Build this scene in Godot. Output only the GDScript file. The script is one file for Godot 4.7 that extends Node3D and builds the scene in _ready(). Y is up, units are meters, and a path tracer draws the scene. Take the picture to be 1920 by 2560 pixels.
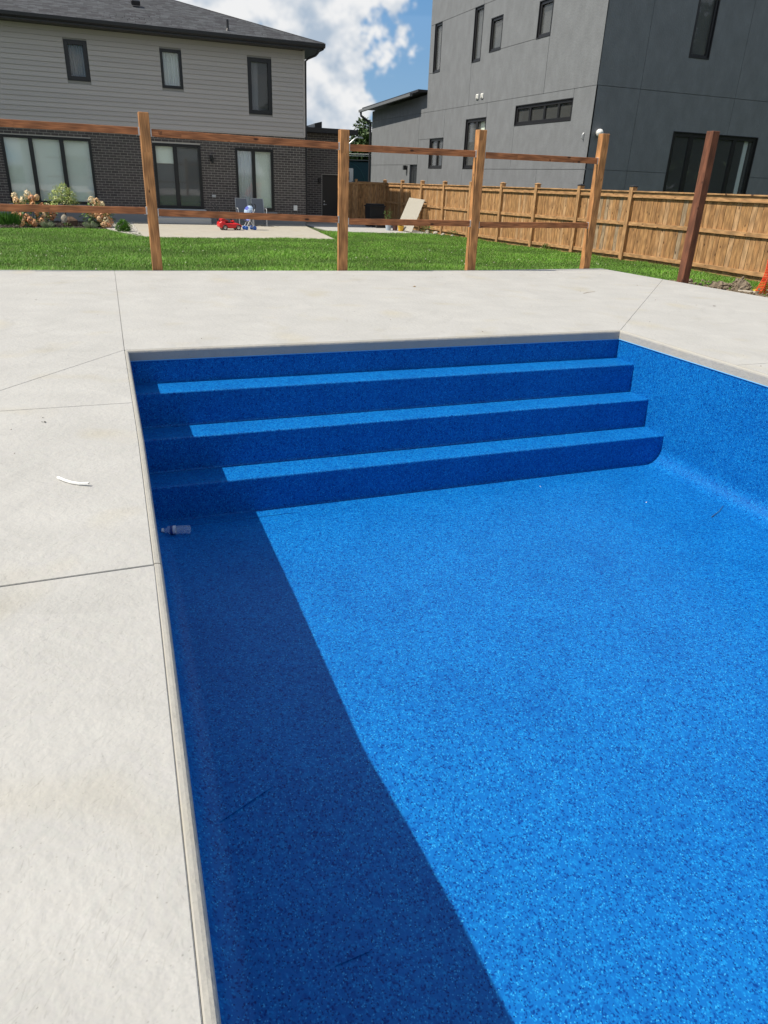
extends Node3D
# A drained, blue lined swimming pool behind two houses. x runs along the pool's far wall, z towards the
# viewer, y up; the far left corner of the coping is the origin. Metres.

var rng := RandomNumberGenerator.new()
var taken := {}
var M := {}

# ---------------------------------------------------------------- mesh builder
class MB:
	var v := PackedVector3Array()
	var n := PackedVector3Array()
	var t := PackedVector2Array()
	var c := PackedColorArray()
	var col := Color(1, 1, 1)
	func vert(p: Vector3, nn: Vector3, uv: Vector2) -> void:
		v.append(p); n.append(nn); t.append(uv); c.append(col)
	func tri(a: Vector3, b: Vector3, d: Vector3, ua := Vector2.ZERO, ub := Vector2.ZERO, ud := Vector2.ZERO) -> void:
		# a, b, d run anticlockwise seen from outside
		var nn := (b - a).cross(d - a).normalized()
		vert(a, nn, ua); vert(d, nn, ud); vert(b, nn, ub)
	func trin(a: Vector3, b: Vector3, d: Vector3, na: Vector3, nb: Vector3, nd: Vector3, ua := Vector2.ZERO, ub := Vector2.ZERO, ud := Vector2.ZERO) -> void:
		if (b - a).cross(d - a).dot(na + nb + nd) < 0.0:
			vert(a, na, ua); vert(b, nb, ub); vert(d, nd, ud)
		else:
			vert(a, na, ua); vert(d, nd, ud); vert(b, nb, ub)
	func quad(a: Vector3, b: Vector3, d: Vector3, e: Vector3, ua := Vector2.ZERO, ub := Vector2.ZERO, ud := Vector2.ZERO, ue := Vector2.ZERO) -> void:
		tri(a, b, d, ua, ub, ud); tri(a, d, e, ua, ud, ue)
	func facing(pts: Array, out: Vector3, uvs: Array) -> void:
		# a triangle or quad turned so that it faces out
		var nn: Vector3 = (pts[1] - pts[0]).cross(pts[2] - pts[0])
		if nn.dot(out) < 0.0:
			pts.reverse(); uvs.reverse()
		if pts.size() == 3:
			tri(pts[0], pts[1], pts[2], uvs[0], uvs[1], uvs[2])
		else:
			quad(pts[0], pts[1], pts[2], pts[3], uvs[0], uvs[1], uvs[2], uvs[3])
	func box(size: Vector3, xf: Transform3D, bevel := 0.0, long := 1, uvo := Vector2.ZERO) -> void:
		var h := size * 0.5
		var uvof := func(p: Vector3, k: int) -> Vector2:
			var a: Array = [0, 1, 2]
			a.erase(k)
			if k == long:
				return Vector2(p[a[0]], p[a[1]] * 0.15) + uvo
			var o: int = a[0] if a[1] == long else a[1]
			return Vector2(p[o] + k * 0.21, p[long]) + uvo
		var corner := func(s: Vector3, k: int) -> Vector3:
			var q := Vector3.ZERO
			for i in 3:
				q[i] = s[i] * (h[i] - (0.0 if i == k else bevel))
			return q
		for k in 3:
			var a := (k + 1) % 3
			var b := (k + 2) % 3
			for sg in [-1.0, 1.0]:
				var pts := []
				var uvs := []
				for q in [[-1, -1], [1, -1], [1, 1], [-1, 1]]:
					var s := Vector3.ZERO
					s[k] = sg; s[a] = q[0]; s[b] = q[1]
					var p: Vector3 = corner.call(s, k)
					pts.append(xf * p); uvs.append(uvof.call(p, k))
				var out := Vector3.ZERO
				out[k] = sg
				facing(pts, xf.basis * out, uvs)
			if bevel > 0.0:
				for sa in [-1.0, 1.0]:
					for sb in [-1.0, 1.0]:
						var pts := []
						var uvs := []
						for q in [[-1, a], [1, a], [1, b], [-1, b]]:
							var s := Vector3.ZERO
							s[k] = q[0]; s[a] = sa; s[b] = sb
							var p: Vector3 = corner.call(s, q[1])
							pts.append(xf * p); uvs.append(uvof.call(p, a))
						var out := Vector3.ZERO
						out[a] = sa; out[b] = sb
						facing(pts, xf.basis * out, uvs)
		if bevel > 0.0:
			for sx in [-1.0, 1.0]:
				for sy in [-1.0, 1.0]:
					for sz in [-1.0, 1.0]:
						var s := Vector3(sx, sy, sz)
						var pts := []
						var uvs := []
						for k in 3:
							var p: Vector3 = corner.call(s, k)
							pts.append(xf * p); uvs.append(uvof.call(p, k))
						facing(pts, xf.basis * s, uvs)
	func prism(poly: PackedVector2Array, o: Vector3, U: Vector3, V: Vector3, W: Vector3, back := true) -> void:
		# front face at o, spanned by U and V; W points from the front to the back
		var q := poly.duplicate()
		if Geometry2D.is_polygon_clockwise(q):
			q.reverse()
		var out := -W
		var ids := Geometry2D.triangulate_polygon(q)
		for i in range(0, ids.size(), 3):
			var p := []
			var p2 := []
			var u := []
			var u2 := []
			for k in 3:
				var w := q[ids[i + k]]
				p.append(o + U * w.x + V * w.y); u.append(w)
				p2.append(o + U * w.x + V * w.y + W); u2.append(w)
			facing(p, out, u)
			if back:
				facing(p2, W, u2)
		for i in q.size():
			var w := q[i]
			var w2 := q[(i + 1) % q.size()]
			var d := (w2 - w).normalized()
			var o2 := U * d.y - V * d.x
			var a := o + U * w.x + V * w.y
			var b := o + U * w2.x + V * w2.y
			facing([a, b, b + W, a + W], o2, [w, w2, w2 + Vector2(0.05, 0.05), w + Vector2(0.05, 0.05)])
	func tube(path: Array, r0: float, r1 := -1.0, segs := 8, caps := true) -> void:
		if r1 < 0.0:
			r1 = r0
		var rings := []
		var nors := []
		var up := Vector3.UP
		for i in path.size():
			var d: Vector3 = (path[min(i + 1, path.size() - 1)] - path[max(i - 1, 0)]).normalized()
			if absf(d.dot(up)) > 0.95:
				up = Vector3.RIGHT
			var a := d.cross(up).normalized()
			var b := d.cross(a).normalized()
			up = -b if absf(d.dot(b)) < 0.5 else up
			var r := lerpf(r0, r1, float(i) / max(1, path.size() - 1))
			var ring := []
			var nr := []
			for k in segs:
				var an := TAU * k / segs
				var o := a * cos(an) + b * sin(an)
				nr.append(o); ring.append(path[i] + o * r)
			rings.append(ring); nors.append(nr)
		var run := 0.0
		for i in path.size() - 1:
			var l: float = (path[i + 1] - path[i]).length()
			for k in segs:
				var k2 := (k + 1) % segs
				var u := float(k) / segs * TAU * r0
				var u2 := float(k + 1) / segs * TAU * r0
				trin(rings[i][k], rings[i][k2], rings[i + 1][k2], nors[i][k], nors[i][k2], nors[i + 1][k2], Vector2(u, run), Vector2(u2, run), Vector2(u2, run + l))
				trin(rings[i][k], rings[i + 1][k2], rings[i + 1][k], nors[i][k], nors[i + 1][k2], nors[i + 1][k], Vector2(u, run), Vector2(u2, run + l), Vector2(u, run + l))
			run += l
		if caps:
			for e in [0, path.size() - 1]:
				var out: Vector3 = (path[0] - path[1]) if e == 0 else (path[e] - path[e - 1])
				for k in range(1, segs - 1):
					facing([rings[e][0], rings[e][k], rings[e][k + 1]], out, [Vector2.ZERO, Vector2(.01, 0), Vector2(0, .01)])
	func lathe(prof: Array, xf: Transform3D, segs := 16) -> void:
		# prof: Vector2(radius, height) along the local y axis
		for i in prof.size() - 1:
			var p: Vector2 = prof[i]
			var q: Vector2 = prof[i + 1]
			if p.distance_to(q) < 1e-6:
				continue
			var sl := Vector2(q.y - p.y, -(q.x - p.x)).normalized()
			for k in segs:
				var a := TAU * k / segs
				var b := TAU * (k + 1) / segs
				var ca := Vector3(cos(a), 0, sin(a))
				var cb := Vector3(cos(b), 0, sin(b))
				var na := xf.basis * (ca * sl.x + Vector3.UP * sl.y)
				var nb := xf.basis * (cb * sl.x + Vector3.UP * sl.y)
				var P := [xf * (ca * p.x + Vector3.UP * p.y), xf * (cb * p.x + Vector3.UP * p.y), xf * (cb * q.x + Vector3.UP * q.y), xf * (ca * q.x + Vector3.UP * q.y)]
				if p.x > 1e-6:
					trin(P[0], P[1], P[2], na, nb, nb)
				if q.x > 1e-6:
					trin(P[0], P[2], P[3], na, nb, na)
	func leaf(p: Vector3, d: Vector3, side: Vector3, l: float, w: float) -> void:
		# a pointed leaf folded along its middle
		var up := side.cross(d).normalized()
		var m := p + d * l * 0.45
		var tip := p + d * l - up * l * 0.12
		var a := m + side * w * 0.5 + up * w * 0.15
		var b := m - side * w * 0.5 + up * w * 0.15
		tri(p, a, tip, Vector2(0, 0), Vector2(.5, .5), Vector2(0, 1))
		tri(p, tip, b, Vector2(0, 0), Vector2(0, 1), Vector2(.5, .5))
	func blob(ce: Vector3, r: Vector3, rough: float, rg: RandomNumberGenerator, lat := 7, lon := 10) -> void:
		# an uneven lump
		var rows := []
		for i in lat + 1:
			var row := []
			for k in lon:
				var th := PI * i / lat
				var ph := TAU * k / lon
				var s := 1.0 + (rg.randf() - 0.5) * rough
				row.append(ce + Vector3(sin(th) * cos(ph) * r.x, cos(th) * r.y, sin(th) * sin(ph) * r.z) * s)
			if i == 0 or i == lat:
				for k in lon:
					row[k] = row[0]
			rows.append(row)
		for i in lat:
			for k in lon:
				var k2 := (k + 1) % lon
				var o: Vector3 = rows[i][k] + rows[i + 1][k2] - ce * 2.0
				if i > 0:
					facing([rows[i][k], rows[i][k2], rows[i + 1][k2]], o, [Vector2.ZERO, Vector2(.1, 0), Vector2(0, .1)])
				if i < lat - 1:
					facing([rows[i][k], rows[i + 1][k2], rows[i + 1][k]], o, [Vector2.ZERO, Vector2(.1, 0), Vector2(0, .1)])
	func mesh(m: Material) -> ArrayMesh:
		var am := ArrayMesh.new()
		var a := []
		a.resize(Mesh.ARRAY_MAX)
		a[Mesh.ARRAY_VERTEX] = v; a[Mesh.ARRAY_NORMAL] = n; a[Mesh.ARRAY_TEX_UV] = t; a[Mesh.ARRAY_COLOR] = c
		am.add_surface_from_arrays(Mesh.PRIMITIVE_TRIANGLES, a)
		am.surface_set_material(0, m)
		return am

# ---------------------------------------------------------------- scene helpers
func at(p: Vector3, euler := Vector3.ZERO) -> Transform3D:
	return Transform3D(Basis.from_euler(euler), p)

func numbered(parent: Node, called: String) -> String:
	var key := str(parent.get_instance_id()) + called
	var k: int = taken.get(key, 0)
	taken[key] = k + 1
	return called if k == 0 else "%s_%03d" % [called, k]

func put(called: String, mesh: Mesh, parent: Node = self, where := Transform3D.IDENTITY) -> MeshInstance3D:
	var o := MeshInstance3D.new()
	o.name = numbered(parent, called)
	o.mesh = mesh
	o.transform = where
	parent.add_child(o, true)
	return o

func tag(o: Node, label: String, category: String, group := "") -> Node:
	o.set_meta("label", label)
	o.set_meta("category", category)
	if group:
		o.set_meta("group", group)
	return o

func thing(called: String, label: String, category: String, where := Vector3.ZERO, turn := 0.0, group := "") -> Node3D:
	var o := Node3D.new()
	o.name = numbered(self, called)
	o.position = where
	o.rotation.y = turn
	add_child(o, true)
	tag(o, label, category, group)
	return o

func copy(o: Node3D, where: Vector3, turn: float, label: String, called := "") -> Node3D:
	var c: Node3D = o.duplicate()
	c.name = numbered(self, called if called else str(o.name).split("_0")[0])
	add_child(c, true)
	c.position = where
	c.rotation.y = turn
	c.set_meta("label", label)
	return c

func structure(o: Node) -> Node:
	o.set_meta("kind", "structure")
	return o

func stuff(o: Node) -> Node:
	o.set_meta("kind", "stuff")
	return o

func lin(r: float, g: float, b: float) -> Color:
	return Color(r, g, b).linear_to_srgb()

func mat(r: float, g: float, b: float, rough := 0.7, metal := 0.0) -> StandardMaterial3D:
	var m := StandardMaterial3D.new()
	m.albedo_color = lin(r, g, b)
	m.roughness = rough
	m.metallic = metal
	return m

func vmat(rough := 0.8) -> StandardMaterial3D:
	var m := mat(1, 1, 1, rough)
	m.vertex_color_use_as_albedo = true
	return m

func noise(kind: int, freq: float, oct: int, sd: int, gain := 0.5) -> FastNoiseLite:
	var f := FastNoiseLite.new()
	f.noise_type = kind as FastNoiseLite.NoiseType
	f.frequency = freq
	f.seed = sd
	f.fractal_type = FastNoiseLite.FRACTAL_FBM if oct > 1 else FastNoiseLite.FRACTAL_NONE
	f.fractal_octaves = oct
	f.fractal_gain = gain
	return f

func ntex(f: FastNoiseLite, size: int, ramp: Array = [], normal := 0.0) -> NoiseTexture2D:
	var t := NoiseTexture2D.new()
	t.width = size
	t.height = size
	t.seamless = true
	t.noise = f
	if ramp.size():
		var g := Gradient.new()
		var off := PackedFloat32Array()
		var col := PackedColorArray()
		for r in ramp:
			off.append(r[0]); col.append(r[1])
		g.offsets = off
		g.colors = col
		t.color_ramp = g
	if normal > 0.0:
		t.as_normal_map = true
		t.bump_strength = normal
	return t

func world_tri(m: StandardMaterial3D, sc: Vector3) -> StandardMaterial3D:
	m.uv1_triplanar = true
	m.uv1_world_triplanar = true
	m.uv1_scale = sc
	m.uv1_triplanar_sharpness = 8.0
	return m

func wood_texture(sd: int, knots: int, soft := 1.0) -> ImageTexture:
	# grain runs along v; 0.6 m wide, 2.4 m long
	var w := 256
	var h := 1024
	var im := Image.create(w, h, false, Image.FORMAT_RGB8)
	var a := noise(FastNoiseLite.TYPE_SIMPLEX_SMOOTH, 1.0, 3, sd)
	var b := noise(FastNoiseLite.TYPE_SIMPLEX_SMOOTH, 1.0, 1, sd + 1)
	var r := RandomNumberGenerator.new()
	r.seed = sd
	var kn := []
	for i in knots:
		kn.append([r.randf() * w, r.randf() * h, r.randf_range(2.5, 6.0)])
	for y in h:
		for x in w:
			var bend := 0.0
			var dark := 0.0
			for k in kn:
				var dx: float = (x - k[0])
				var dy: float = (y - k[1]) * 0.45
				if absf(dx) < 26.0 and absf(dy) < 34.0:
					var d := sqrt(dx * dx + dy * dy)
					bend += signf(dx) * 7.0 * exp(-d * d / (k[2] * k[2] * 7.0))
					dark = maxf(dark, clampf(1.6 - d / k[2], 0.0, 1.0))
			var g := a.get_noise_2d((x + bend) * 0.16, y * 0.006)
			var f := b.get_noise_2d((x + bend) * 0.55, y * 0.012)
			var s := b.get_noise_2d(x * 0.02 + 90.0, y * 0.008)
			var l := clampf(0.82 + (g * 0.30 + f * 0.16) * soft + s * 0.14 - dark * 0.5, 0.15, 1.0)
			im.set_pixel(x, y, Color(l, l * (0.96 + g * 0.06 - dark * 0.1), l * (0.92 + g * 0.10 - dark * 0.15)))
	return ImageTexture.create_from_image(im)

func splat(buf: PackedFloat32Array, n: int, x: float, y: float, rx: float, ry: float, turn: float, c: Array, alpha: float) -> void:
	# one soft edged fleck on a square picture that wraps round
	var r := int(ceil(maxf(rx, ry)))
	var ct := cos(turn)
	var st := sin(turn)
	var xi := int(x)
	var yi := int(y)
	for dy in range(-r, r + 1):
		var row := posmod(yi + dy, n) * n
		for dx in range(-r, r + 1):
			var u := (dx * ct + dy * st) / rx
			var v := (dy * ct - dx * st) / ry
			var q := u * u + v * v
			if q < 1.0:
				var a := alpha * minf(1.0, (1.0 - q) * 2.2)
				var k := (row + posmod(xi + dx, n)) * 3
				buf[k] += (c[0] - buf[k]) * a
				buf[k + 1] += (c[1] - buf[k + 1]) * a
				buf[k + 2] += (c[2] - buf[k + 2]) * a

func from_buffer(buf: PackedFloat32Array, n: int) -> ImageTexture:
	# linear values to an sRGB picture
	var lut := PackedByteArray()
	lut.resize(1025)
	for i in 1025:
		lut[i] = int(round(Color(i / 1024.0, 0, 0).linear_to_srgb().r * 255.0))
	var by := PackedByteArray()
	by.resize(buf.size())
	for i in buf.size():
		by[i] = lut[int(clampf(buf[i], 0.0, 1.0) * 1024.0)]
	return ImageTexture.create_from_image(Image.create_from_data(n, n, false, Image.FORMAT_RGB8, by))

func liner_texture() -> ImageTexture:
	# a printed pebble pattern: irregular flecks of darker and lighter blue; 1.6 m a side
	var n := 1024
	var r := RandomNumberGenerator.new()
	r.seed = 707
	var buf := PackedFloat32Array()
	buf.resize(n * n * 3)
	for i in n * n:
		buf[i * 3] = .004; buf[i * 3 + 1] = .133; buf[i * 3 + 2] = .44
	for i in 1300:
		splat(buf, n, r.randf() * n, r.randf() * n, r.randf_range(6, 13), r.randf_range(5, 10), r.randf() * PI, [.003, .085, .34] if i % 2 else [.007, .180, .51], .6)
	for i in 8600:
		splat(buf, n, r.randf() * n, r.randf() * n, r.randf_range(1.9, 5.6), r.randf_range(1.5, 3.4), r.randf() * PI, [.001, .040, .22], r.randf_range(.5, .9))
	for i in 8600:
		splat(buf, n, r.randf() * n, r.randf() * n, r.randf_range(1.8, 5.2), r.randf_range(1.5, 3.2), r.randf() * PI, [.010, .235, .59], r.randf_range(.5, .9))
	for i in 2600:
		splat(buf, n, r.randf() * n, r.randf() * n, r.randf_range(1.5, 2.8), r.randf_range(1.3, 2.1), r.randf() * PI, [.045, .38, .71], .9)
	for i in 2600:
		splat(buf, n, r.randf() * n, r.randf() * n, r.randf_range(1.5, 2.8), r.randf_range(1.3, 2.1), r.randf() * PI, [.001, .020, .14], .9)
	return from_buffer(buf, n)

func concrete_texture() -> ImageTexture:
	# trowelled concrete, 4 m a side: faint clouds, a little tan, and the overlapping arcs of the trowel
	var n := 1024
	var r := RandomNumberGenerator.new()
	r.seed = 515
	var f := noise(FastNoiseLite.TYPE_SIMPLEX_SMOOTH, 0.006, 5, 12, 0.5)
	var cloud := f.get_seamless_image(n, n)
	f = noise(FastNoiseLite.TYPE_SIMPLEX_SMOOTH, 0.004, 3, 13, 0.5)
	var tan := f.get_seamless_image(n, n)
	var a := cloud.get_data()
	var b := tan.get_data()
	var buf := PackedFloat32Array()
	buf.resize(n * n * 3)
	for i in n * n:
		var l := .395 + (a[i] / 255.0 - .5) * .045
		var t := clampf((b[i] / 255.0 - .66) * 3.0, 0.0, 1.0)
		buf[i * 3] = l * (1.0 - t * .02); buf[i * 3 + 1] = l * (.99 - t * .055); buf[i * 3 + 2] = l * (.955 - t * .14)
	for k in 150:
		var cx := r.randf() * n
		var cy := r.randf() * n
		var rad := r.randf_range(90, 260)
		var from := r.randf() * TAU
		var sweep := r.randf_range(.5, 1.5)
		var width := r.randf_range(16, 46)
		var gain := r.randf_range(-.055, .045)
		var steps := int(rad * sweep / 0.8)
		for q in steps:
			var an := from + sweep * q / steps
			var ends := minf(1.0, minf(q, steps - q) / (steps * .3))
			var ca := cos(an)
			var sa := sin(an)
			for wi in int(width):
				var fade := 1.0 - wi / width
				var x := posmod(int(cx + ca * (rad - wi)), n)
				var y := posmod(int(cy + sa * (rad - wi)), n)
				var at_px := (y * n + x) * 3
				var m := 1.0 + gain * ends * fade * .8
				buf[at_px] *= m; buf[at_px + 1] *= m; buf[at_px + 2] *= m
	return from_buffer(buf, n)

func scratch_texture() -> ImageTexture:
	# short trowel scratches and pits on white, 1.3 m a side, thicker in patches
	var n := 1024
	var r := RandomNumberGenerator.new()
	r.seed = 99
	var buf := PackedFloat32Array()
	buf.resize(n * n * 3)
	buf.fill(1.0)
	for k in 26:
		var cx := r.randf() * n
		var cy := r.randf() * n
		var dir := r.randf_range(1.2, 2.4)
		var spread := r.randf_range(50, 130)
		for i in 60:
			var x := cx + r.randfn() * spread
			var y := cy + r.randfn() * spread
			var g := r.randf_range(.62, .92)
			splat(buf, n, x, y, r.randf_range(4, 15), r.randf_range(1.0, 1.5), dir + r.randfn() * .12, [g, g, g * .97], .34)
	for i in 900:
		var g := r.randf_range(.4, .9)
		splat(buf, n, r.randf() * n, r.randf() * n, r.randf_range(1.1, 2.2), r.randf_range(1.1, 1.8), r.randf() * PI, [g, g * .98, g * .94], .5)
	return from_buffer(buf, n)

func wood(tex: Texture2D, r: float, g: float, b: float, rough := 0.75) -> StandardMaterial3D:
	var m := mat(r, g, b, rough)
	m.albedo_texture = tex
	m.uv1_scale = Vector3(1.0 / 0.6, 1.0 / 2.4, 1)
	return m

func board(called: String, size: Vector3, where: Transform3D, m: Material, parent: Node, bevel := 0.004, long := 1) -> MeshInstance3D:
	var b := MB.new()
	b.box(size, Transform3D.IDENTITY, bevel, long, Vector2(rng.randf(), rng.randf() * 3.0))
	return put(called, b.mesh(m), parent, where)

# ---------------------------------------------------------------- sky
func make_sky() -> ImageTexture:
	# linear radiance: blue air that deepens upwards, heaped clouds that thin out overhead
	var w := 3072
	var h := 1536
	var px := PackedFloat32Array()
	px.resize(w * h * 3)
	var low := Color(0.52, 0.86, 1.22)
	var mid := Color(0.20, 0.55, 1.12)
	var high := Color(0.075, 0.22, 0.60)
	var sh := noise(FastNoiseLite.TYPE_SIMPLEX_SMOOTH, 1.0, 6, 23, 0.64)
	var lo := noise(FastNoiseLite.TYPE_SIMPLEX_SMOOTH, 1.0, 2, 31, 0.5)
	var half := h / 2
	var under := [0.20, 0.22, 0.20]
	for k in range(half * w * 3, w * h * 3):
		px[k] = under[k % 3]
	for y in half:
		var el := (0.5 - (y + 0.5) / h) * PI
		var ce := cos(el)
		var se := sin(el)
		var base := low.lerp(mid, smoothstep(0.0, 0.30, se)).lerp(high, smoothstep(0.30, 0.95, se))
		var thin := smoothstep(0.35, 0.9, se) * 0.34
		var at_row := y * w * 3
		for x in w:
			var az := (x + 0.5) / w * TAU
			var p := Vector3(cos(az) * ce, se * 1.2, sin(az) * ce)
			var big := lo.get_noise_3dv(p * 3.2 + Vector3(11.0, 0, 0))
			var d := sh.get_noise_3dv(p * 7.0)
			var body := d * 0.8 + big * 0.75 + 0.08 - thin
			var c := base
			if body > -0.22:
				var dens := smoothstep(-0.22, -0.06, body)
				# lit where it thins towards the sun and upwards, grey beneath
				var d2 := sh.get_noise_3dv((p + Vector3(-0.012, 0.022, -0.004)) * 7.0)
				var shade := clampf(0.62 + (d - d2) * 1.9 - maxf(0.0, body - 0.25) * 0.9, 0.0, 1.0)
				c = base.lerp(Color(0.80, 0.97, 1.18).lerp(Color(1.62, 1.63, 1.64), shade), dens)
			px[at_row] = c.r; px[at_row + 1] = c.g; px[at_row + 2] = c.b
			at_row += 3
	var im := Image.create_from_data(w, h, false, Image.FORMAT_RGBF, px.to_byte_array())
	return ImageTexture.create_from_image(im)

# ---------------------------------------------------------------- ground heights
func ground_y(x: float, z: float) -> float:
	var d := maxf(0.0, maxf(x - 8.85, -5.45 - z))
	var xs := [0.0, 1.6, 4.6, 8.6, 11.8, 20.0, 400.0]
	var ys := [-0.09, -0.22, -0.33, -0.41, -0.47, -0.52, -0.60]
	for i in xs.size() - 1:
		if d <= xs[i + 1]:
			return lerpf(ys[i], ys[i + 1], (d - xs[i]) / (xs[i + 1] - xs[i]))
	return -0.6

func coping_x(z: float) -> float:
	var zs := [-0.1, 0.0, 2.25, 3.67, 3.70, 4.58, 5.40, 12.0]
	var xs := [0.0, -0.004, -0.034, -0.066, -0.064, -0.092, -0.118, -0.30]
	for i in zs.size() - 1:
		if z <= zs[i + 1]:
			return lerpf(xs[i], xs[i + 1], (z - zs[i]) / (zs[i + 1] - zs[i]))
	return -0.3

func _ready() -> void:
	rng.seed = 4711
	# ------------------------------------------------------------ camera, sky, sun, exposure
	var cam := Camera3D.new()
	cam.name = "camera"
	cam.position = Vector3(-0.1625, 1.344, 6.160)
	cam.rotation = Vector3(-0.4370, -0.3802, 0.0405)
	cam.fov = 71.59
	cam.near = 0.05
	cam.far = 600.0
	add_child(cam)
	cam.current = true
	var env := Environment.new()
	env.background_mode = Environment.BG_SKY
	env.tonemap_mode = Environment.TONE_MAPPER_LINEAR
	env.tonemap_exposure = 1.15
	var pano := PanoramaSkyMaterial.new()
	pano.panorama = make_sky()
	pano.energy_multiplier = 1.0
	var sky := Sky.new()
	sky.sky_material = pano
	env.sky = sky
	env.background_energy_multiplier = 0.47
	env.sdfgi_enabled = true
	env.ssao_enabled = true
	env.ssil_enabled = true
	var we := WorldEnvironment.new()
	we.name = "world_environment"
	we.environment = env
	add_child(we)
	var sun := DirectionalLight3D.new()
	sun.name = "sun"
	sun.light_energy = 1.6
	sun.light_color = Color(1.0, 0.965, 0.90)
	sun.light_angular_distance = 0.5
	sun.shadow_enabled = true
	add_child(sun)
	sun.look_at_from_position(Vector3(-0.731, 1.0, -0.075), Vector3.ZERO, Vector3.UP)

	make_materials()
	build_ground()
	build_deck()
	build_pool()
	build_brick_house()
	build_grey_house()
	build_frame()
	build_cedar_fence()
	build_patio_things()
	build_garden()
	build_background()
	build_small_things()

# ---------------------------------------------------------------- materials
func make_materials() -> void:
	var con := mat(1, 1, 1, 0.85)
	con.albedo_texture = concrete_texture()
	con.normal_enabled = true
	con.normal_texture = ntex(noise(FastNoiseLite.TYPE_SIMPLEX_SMOOTH, 0.05, 5, 5, 0.68), 1024, [], 3.0)
	con.normal_scale = 0.30
	con.detail_enabled = true
	con.detail_blend_mode = BaseMaterial3D.BLEND_MODE_MUL
	con.detail_uv_layer = BaseMaterial3D.DETAIL_UV_2
	con.uv2_triplanar = true
	con.uv2_world_triplanar = true
	con.uv2_scale = Vector3.ONE / 1.3
	con.detail_albedo = scratch_texture()
	M.concrete = world_tri(con, Vector3.ONE * 0.25)
	M.coping = M.concrete.duplicate()
	M.coping.albedo_color = lin(.93, .91, .86)
	M.patio = M.concrete.duplicate()
	M.patio.albedo_color = Color(1.0, .975, .925)
	M.joint = mat(.16, .15, .135, 0.95)
	# pool liner: printed pebbles in blues
	var lin_ := mat(1, 1, 1, 0.40)
	lin_.albedo_texture = liner_texture()
	lin_.metallic_specular = 0.28
	# a little settled dust and scuffing in uneven patches
	lin_.detail_enabled = true
	lin_.detail_blend_mode = BaseMaterial3D.BLEND_MODE_MUL
	lin_.detail_uv_layer = BaseMaterial3D.DETAIL_UV_2
	lin_.uv2_triplanar = true
	lin_.uv2_world_triplanar = true
	lin_.uv2_scale = Vector3.ONE / 5.0
	lin_.detail_albedo = ntex(noise(FastNoiseLite.TYPE_SIMPLEX_SMOOTH, 0.012, 6, 64, 0.62), 512, [[0.0, Color(.88, .91, .94)], [0.4, Color(.955, .965, .975)], [0.6, Color(.985, .985, .99)], [1.0, Color(1, 1, 1)]])
	lin_.normal_enabled = true
	lin_.normal_texture = ntex(noise(FastNoiseLite.TYPE_SIMPLEX_SMOOTH, 0.06, 3, 78, 0.5), 1024, [], 3.0)
	lin_.normal_scale = 0.2
	M.liner = world_tri(lin_, Vector3.ONE / 1.6)
	# ground and plants
	var gn := noise(FastNoiseLite.TYPE_SIMPLEX_SMOOTH, 0.02, 5, 3)
	var gr := mat(1, 1, 1, 0.95)
	gr.albedo_texture = ntex(gn, 1024, [[0.0, lin(.035, .055, .014)], [0.5, lin(.055, .085, .02)], [1.0, lin(.09, .11, .035)]])
	M.ground = world_tri(gr, Vector3.ONE * 0.3)
	var di := mat(1, 1, 1, 0.95)
	di.albedo_texture = ntex(noise(FastNoiseLite.TYPE_SIMPLEX_SMOOTH, 0.03, 5, 8, 0.6), 512, [[0.0, lin(.10, .075, .05)], [0.5, lin(.19, .15, .105)], [1.0, lin(.30, .25, .19)]])
	M.dirt = world_tri(di, Vector3.ONE * 1.2)
	M.mulch = mat(.035, .026, .02, 0.95)
	M.leaf = vmat(0.55)
	M.leaf.backlight_enabled = true
	M.leaf.backlight = Color(.35, .4, .2)
	M.painted = vmat(0.85)
	M.pebble = vmat(0.85)
	# timber
	var w1 := wood_texture(301, 5, 0.6)
	var w2 := wood_texture(417, 9, 0.7)
	var w3 := wood_texture(533, 10, 0.28)
	M.post = wood(w1, .62, .32, .13)
	M.post_dark = wood(w1, .215, .085, .046)
	M.rail = wood(w2, .52, .22, .095)
	M.rail_end = mat(.45, .26, .12, .8)
	M.cedar = []
	for q in [[.49, .285, .125], [.56, .345, .165], [.42, .24, .10], [.60, .40, .22], [.52, .31, .135], [.44, .35, .24]]:
		M.cedar.append(wood(w3, q[0], q[1], q[2]))
	M.cedar_frame = wood(w3, .58, .36, .175)
	M.cap_metal = mat(.06, .065, .075, 0.45, 0.6)
	# buildings
	M.brick = vmat(0.9)
	var bt := ntex(noise(FastNoiseLite.TYPE_SIMPLEX_SMOOTH, 0.09, 4, 14, 0.6), 512, [[0.0, Color(.62, .62, .62)], [0.5, Color(.86, .86, .86)], [1, Color(1, 1, 1)]])
	M.brick.albedo_texture = bt
	world_tri(M.brick, Vector3.ONE * 2.2)
	M.mortar = mat(.46, .43, .39, .95)
	M.siding = []
	for k in 3:
		var s := mat(.455 - k * .014, .420 - k * .013, .405 - k * .012, .55)
		M.siding.append(s)
	M.siding_back = mat(.25, .24, .23, .8)
	M.black = mat(.012, .012, .014, .4)
	M.black_matt = mat(.010, .010, .012, .8)
	M.fascia = mat(.018, .018, .022, .45)
	M.shingle = vmat(0.95)
	M.shingle.albedo_texture = bt
	world_tri(M.shingle, Vector3.ONE * 3.0)
	M.found = mat(.24, .25, .26, .9)
	M.step = mat(.42, .43, .43, .9)
	M.glass = mat(.9, .95, .95, 0.03)
	M.glass.transparency = BaseMaterial3D.TRANSPARENCY_ALPHA
	M.glass.albedo_color.a = 0.06
	M.glass.metallic_specular = 0.5
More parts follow.
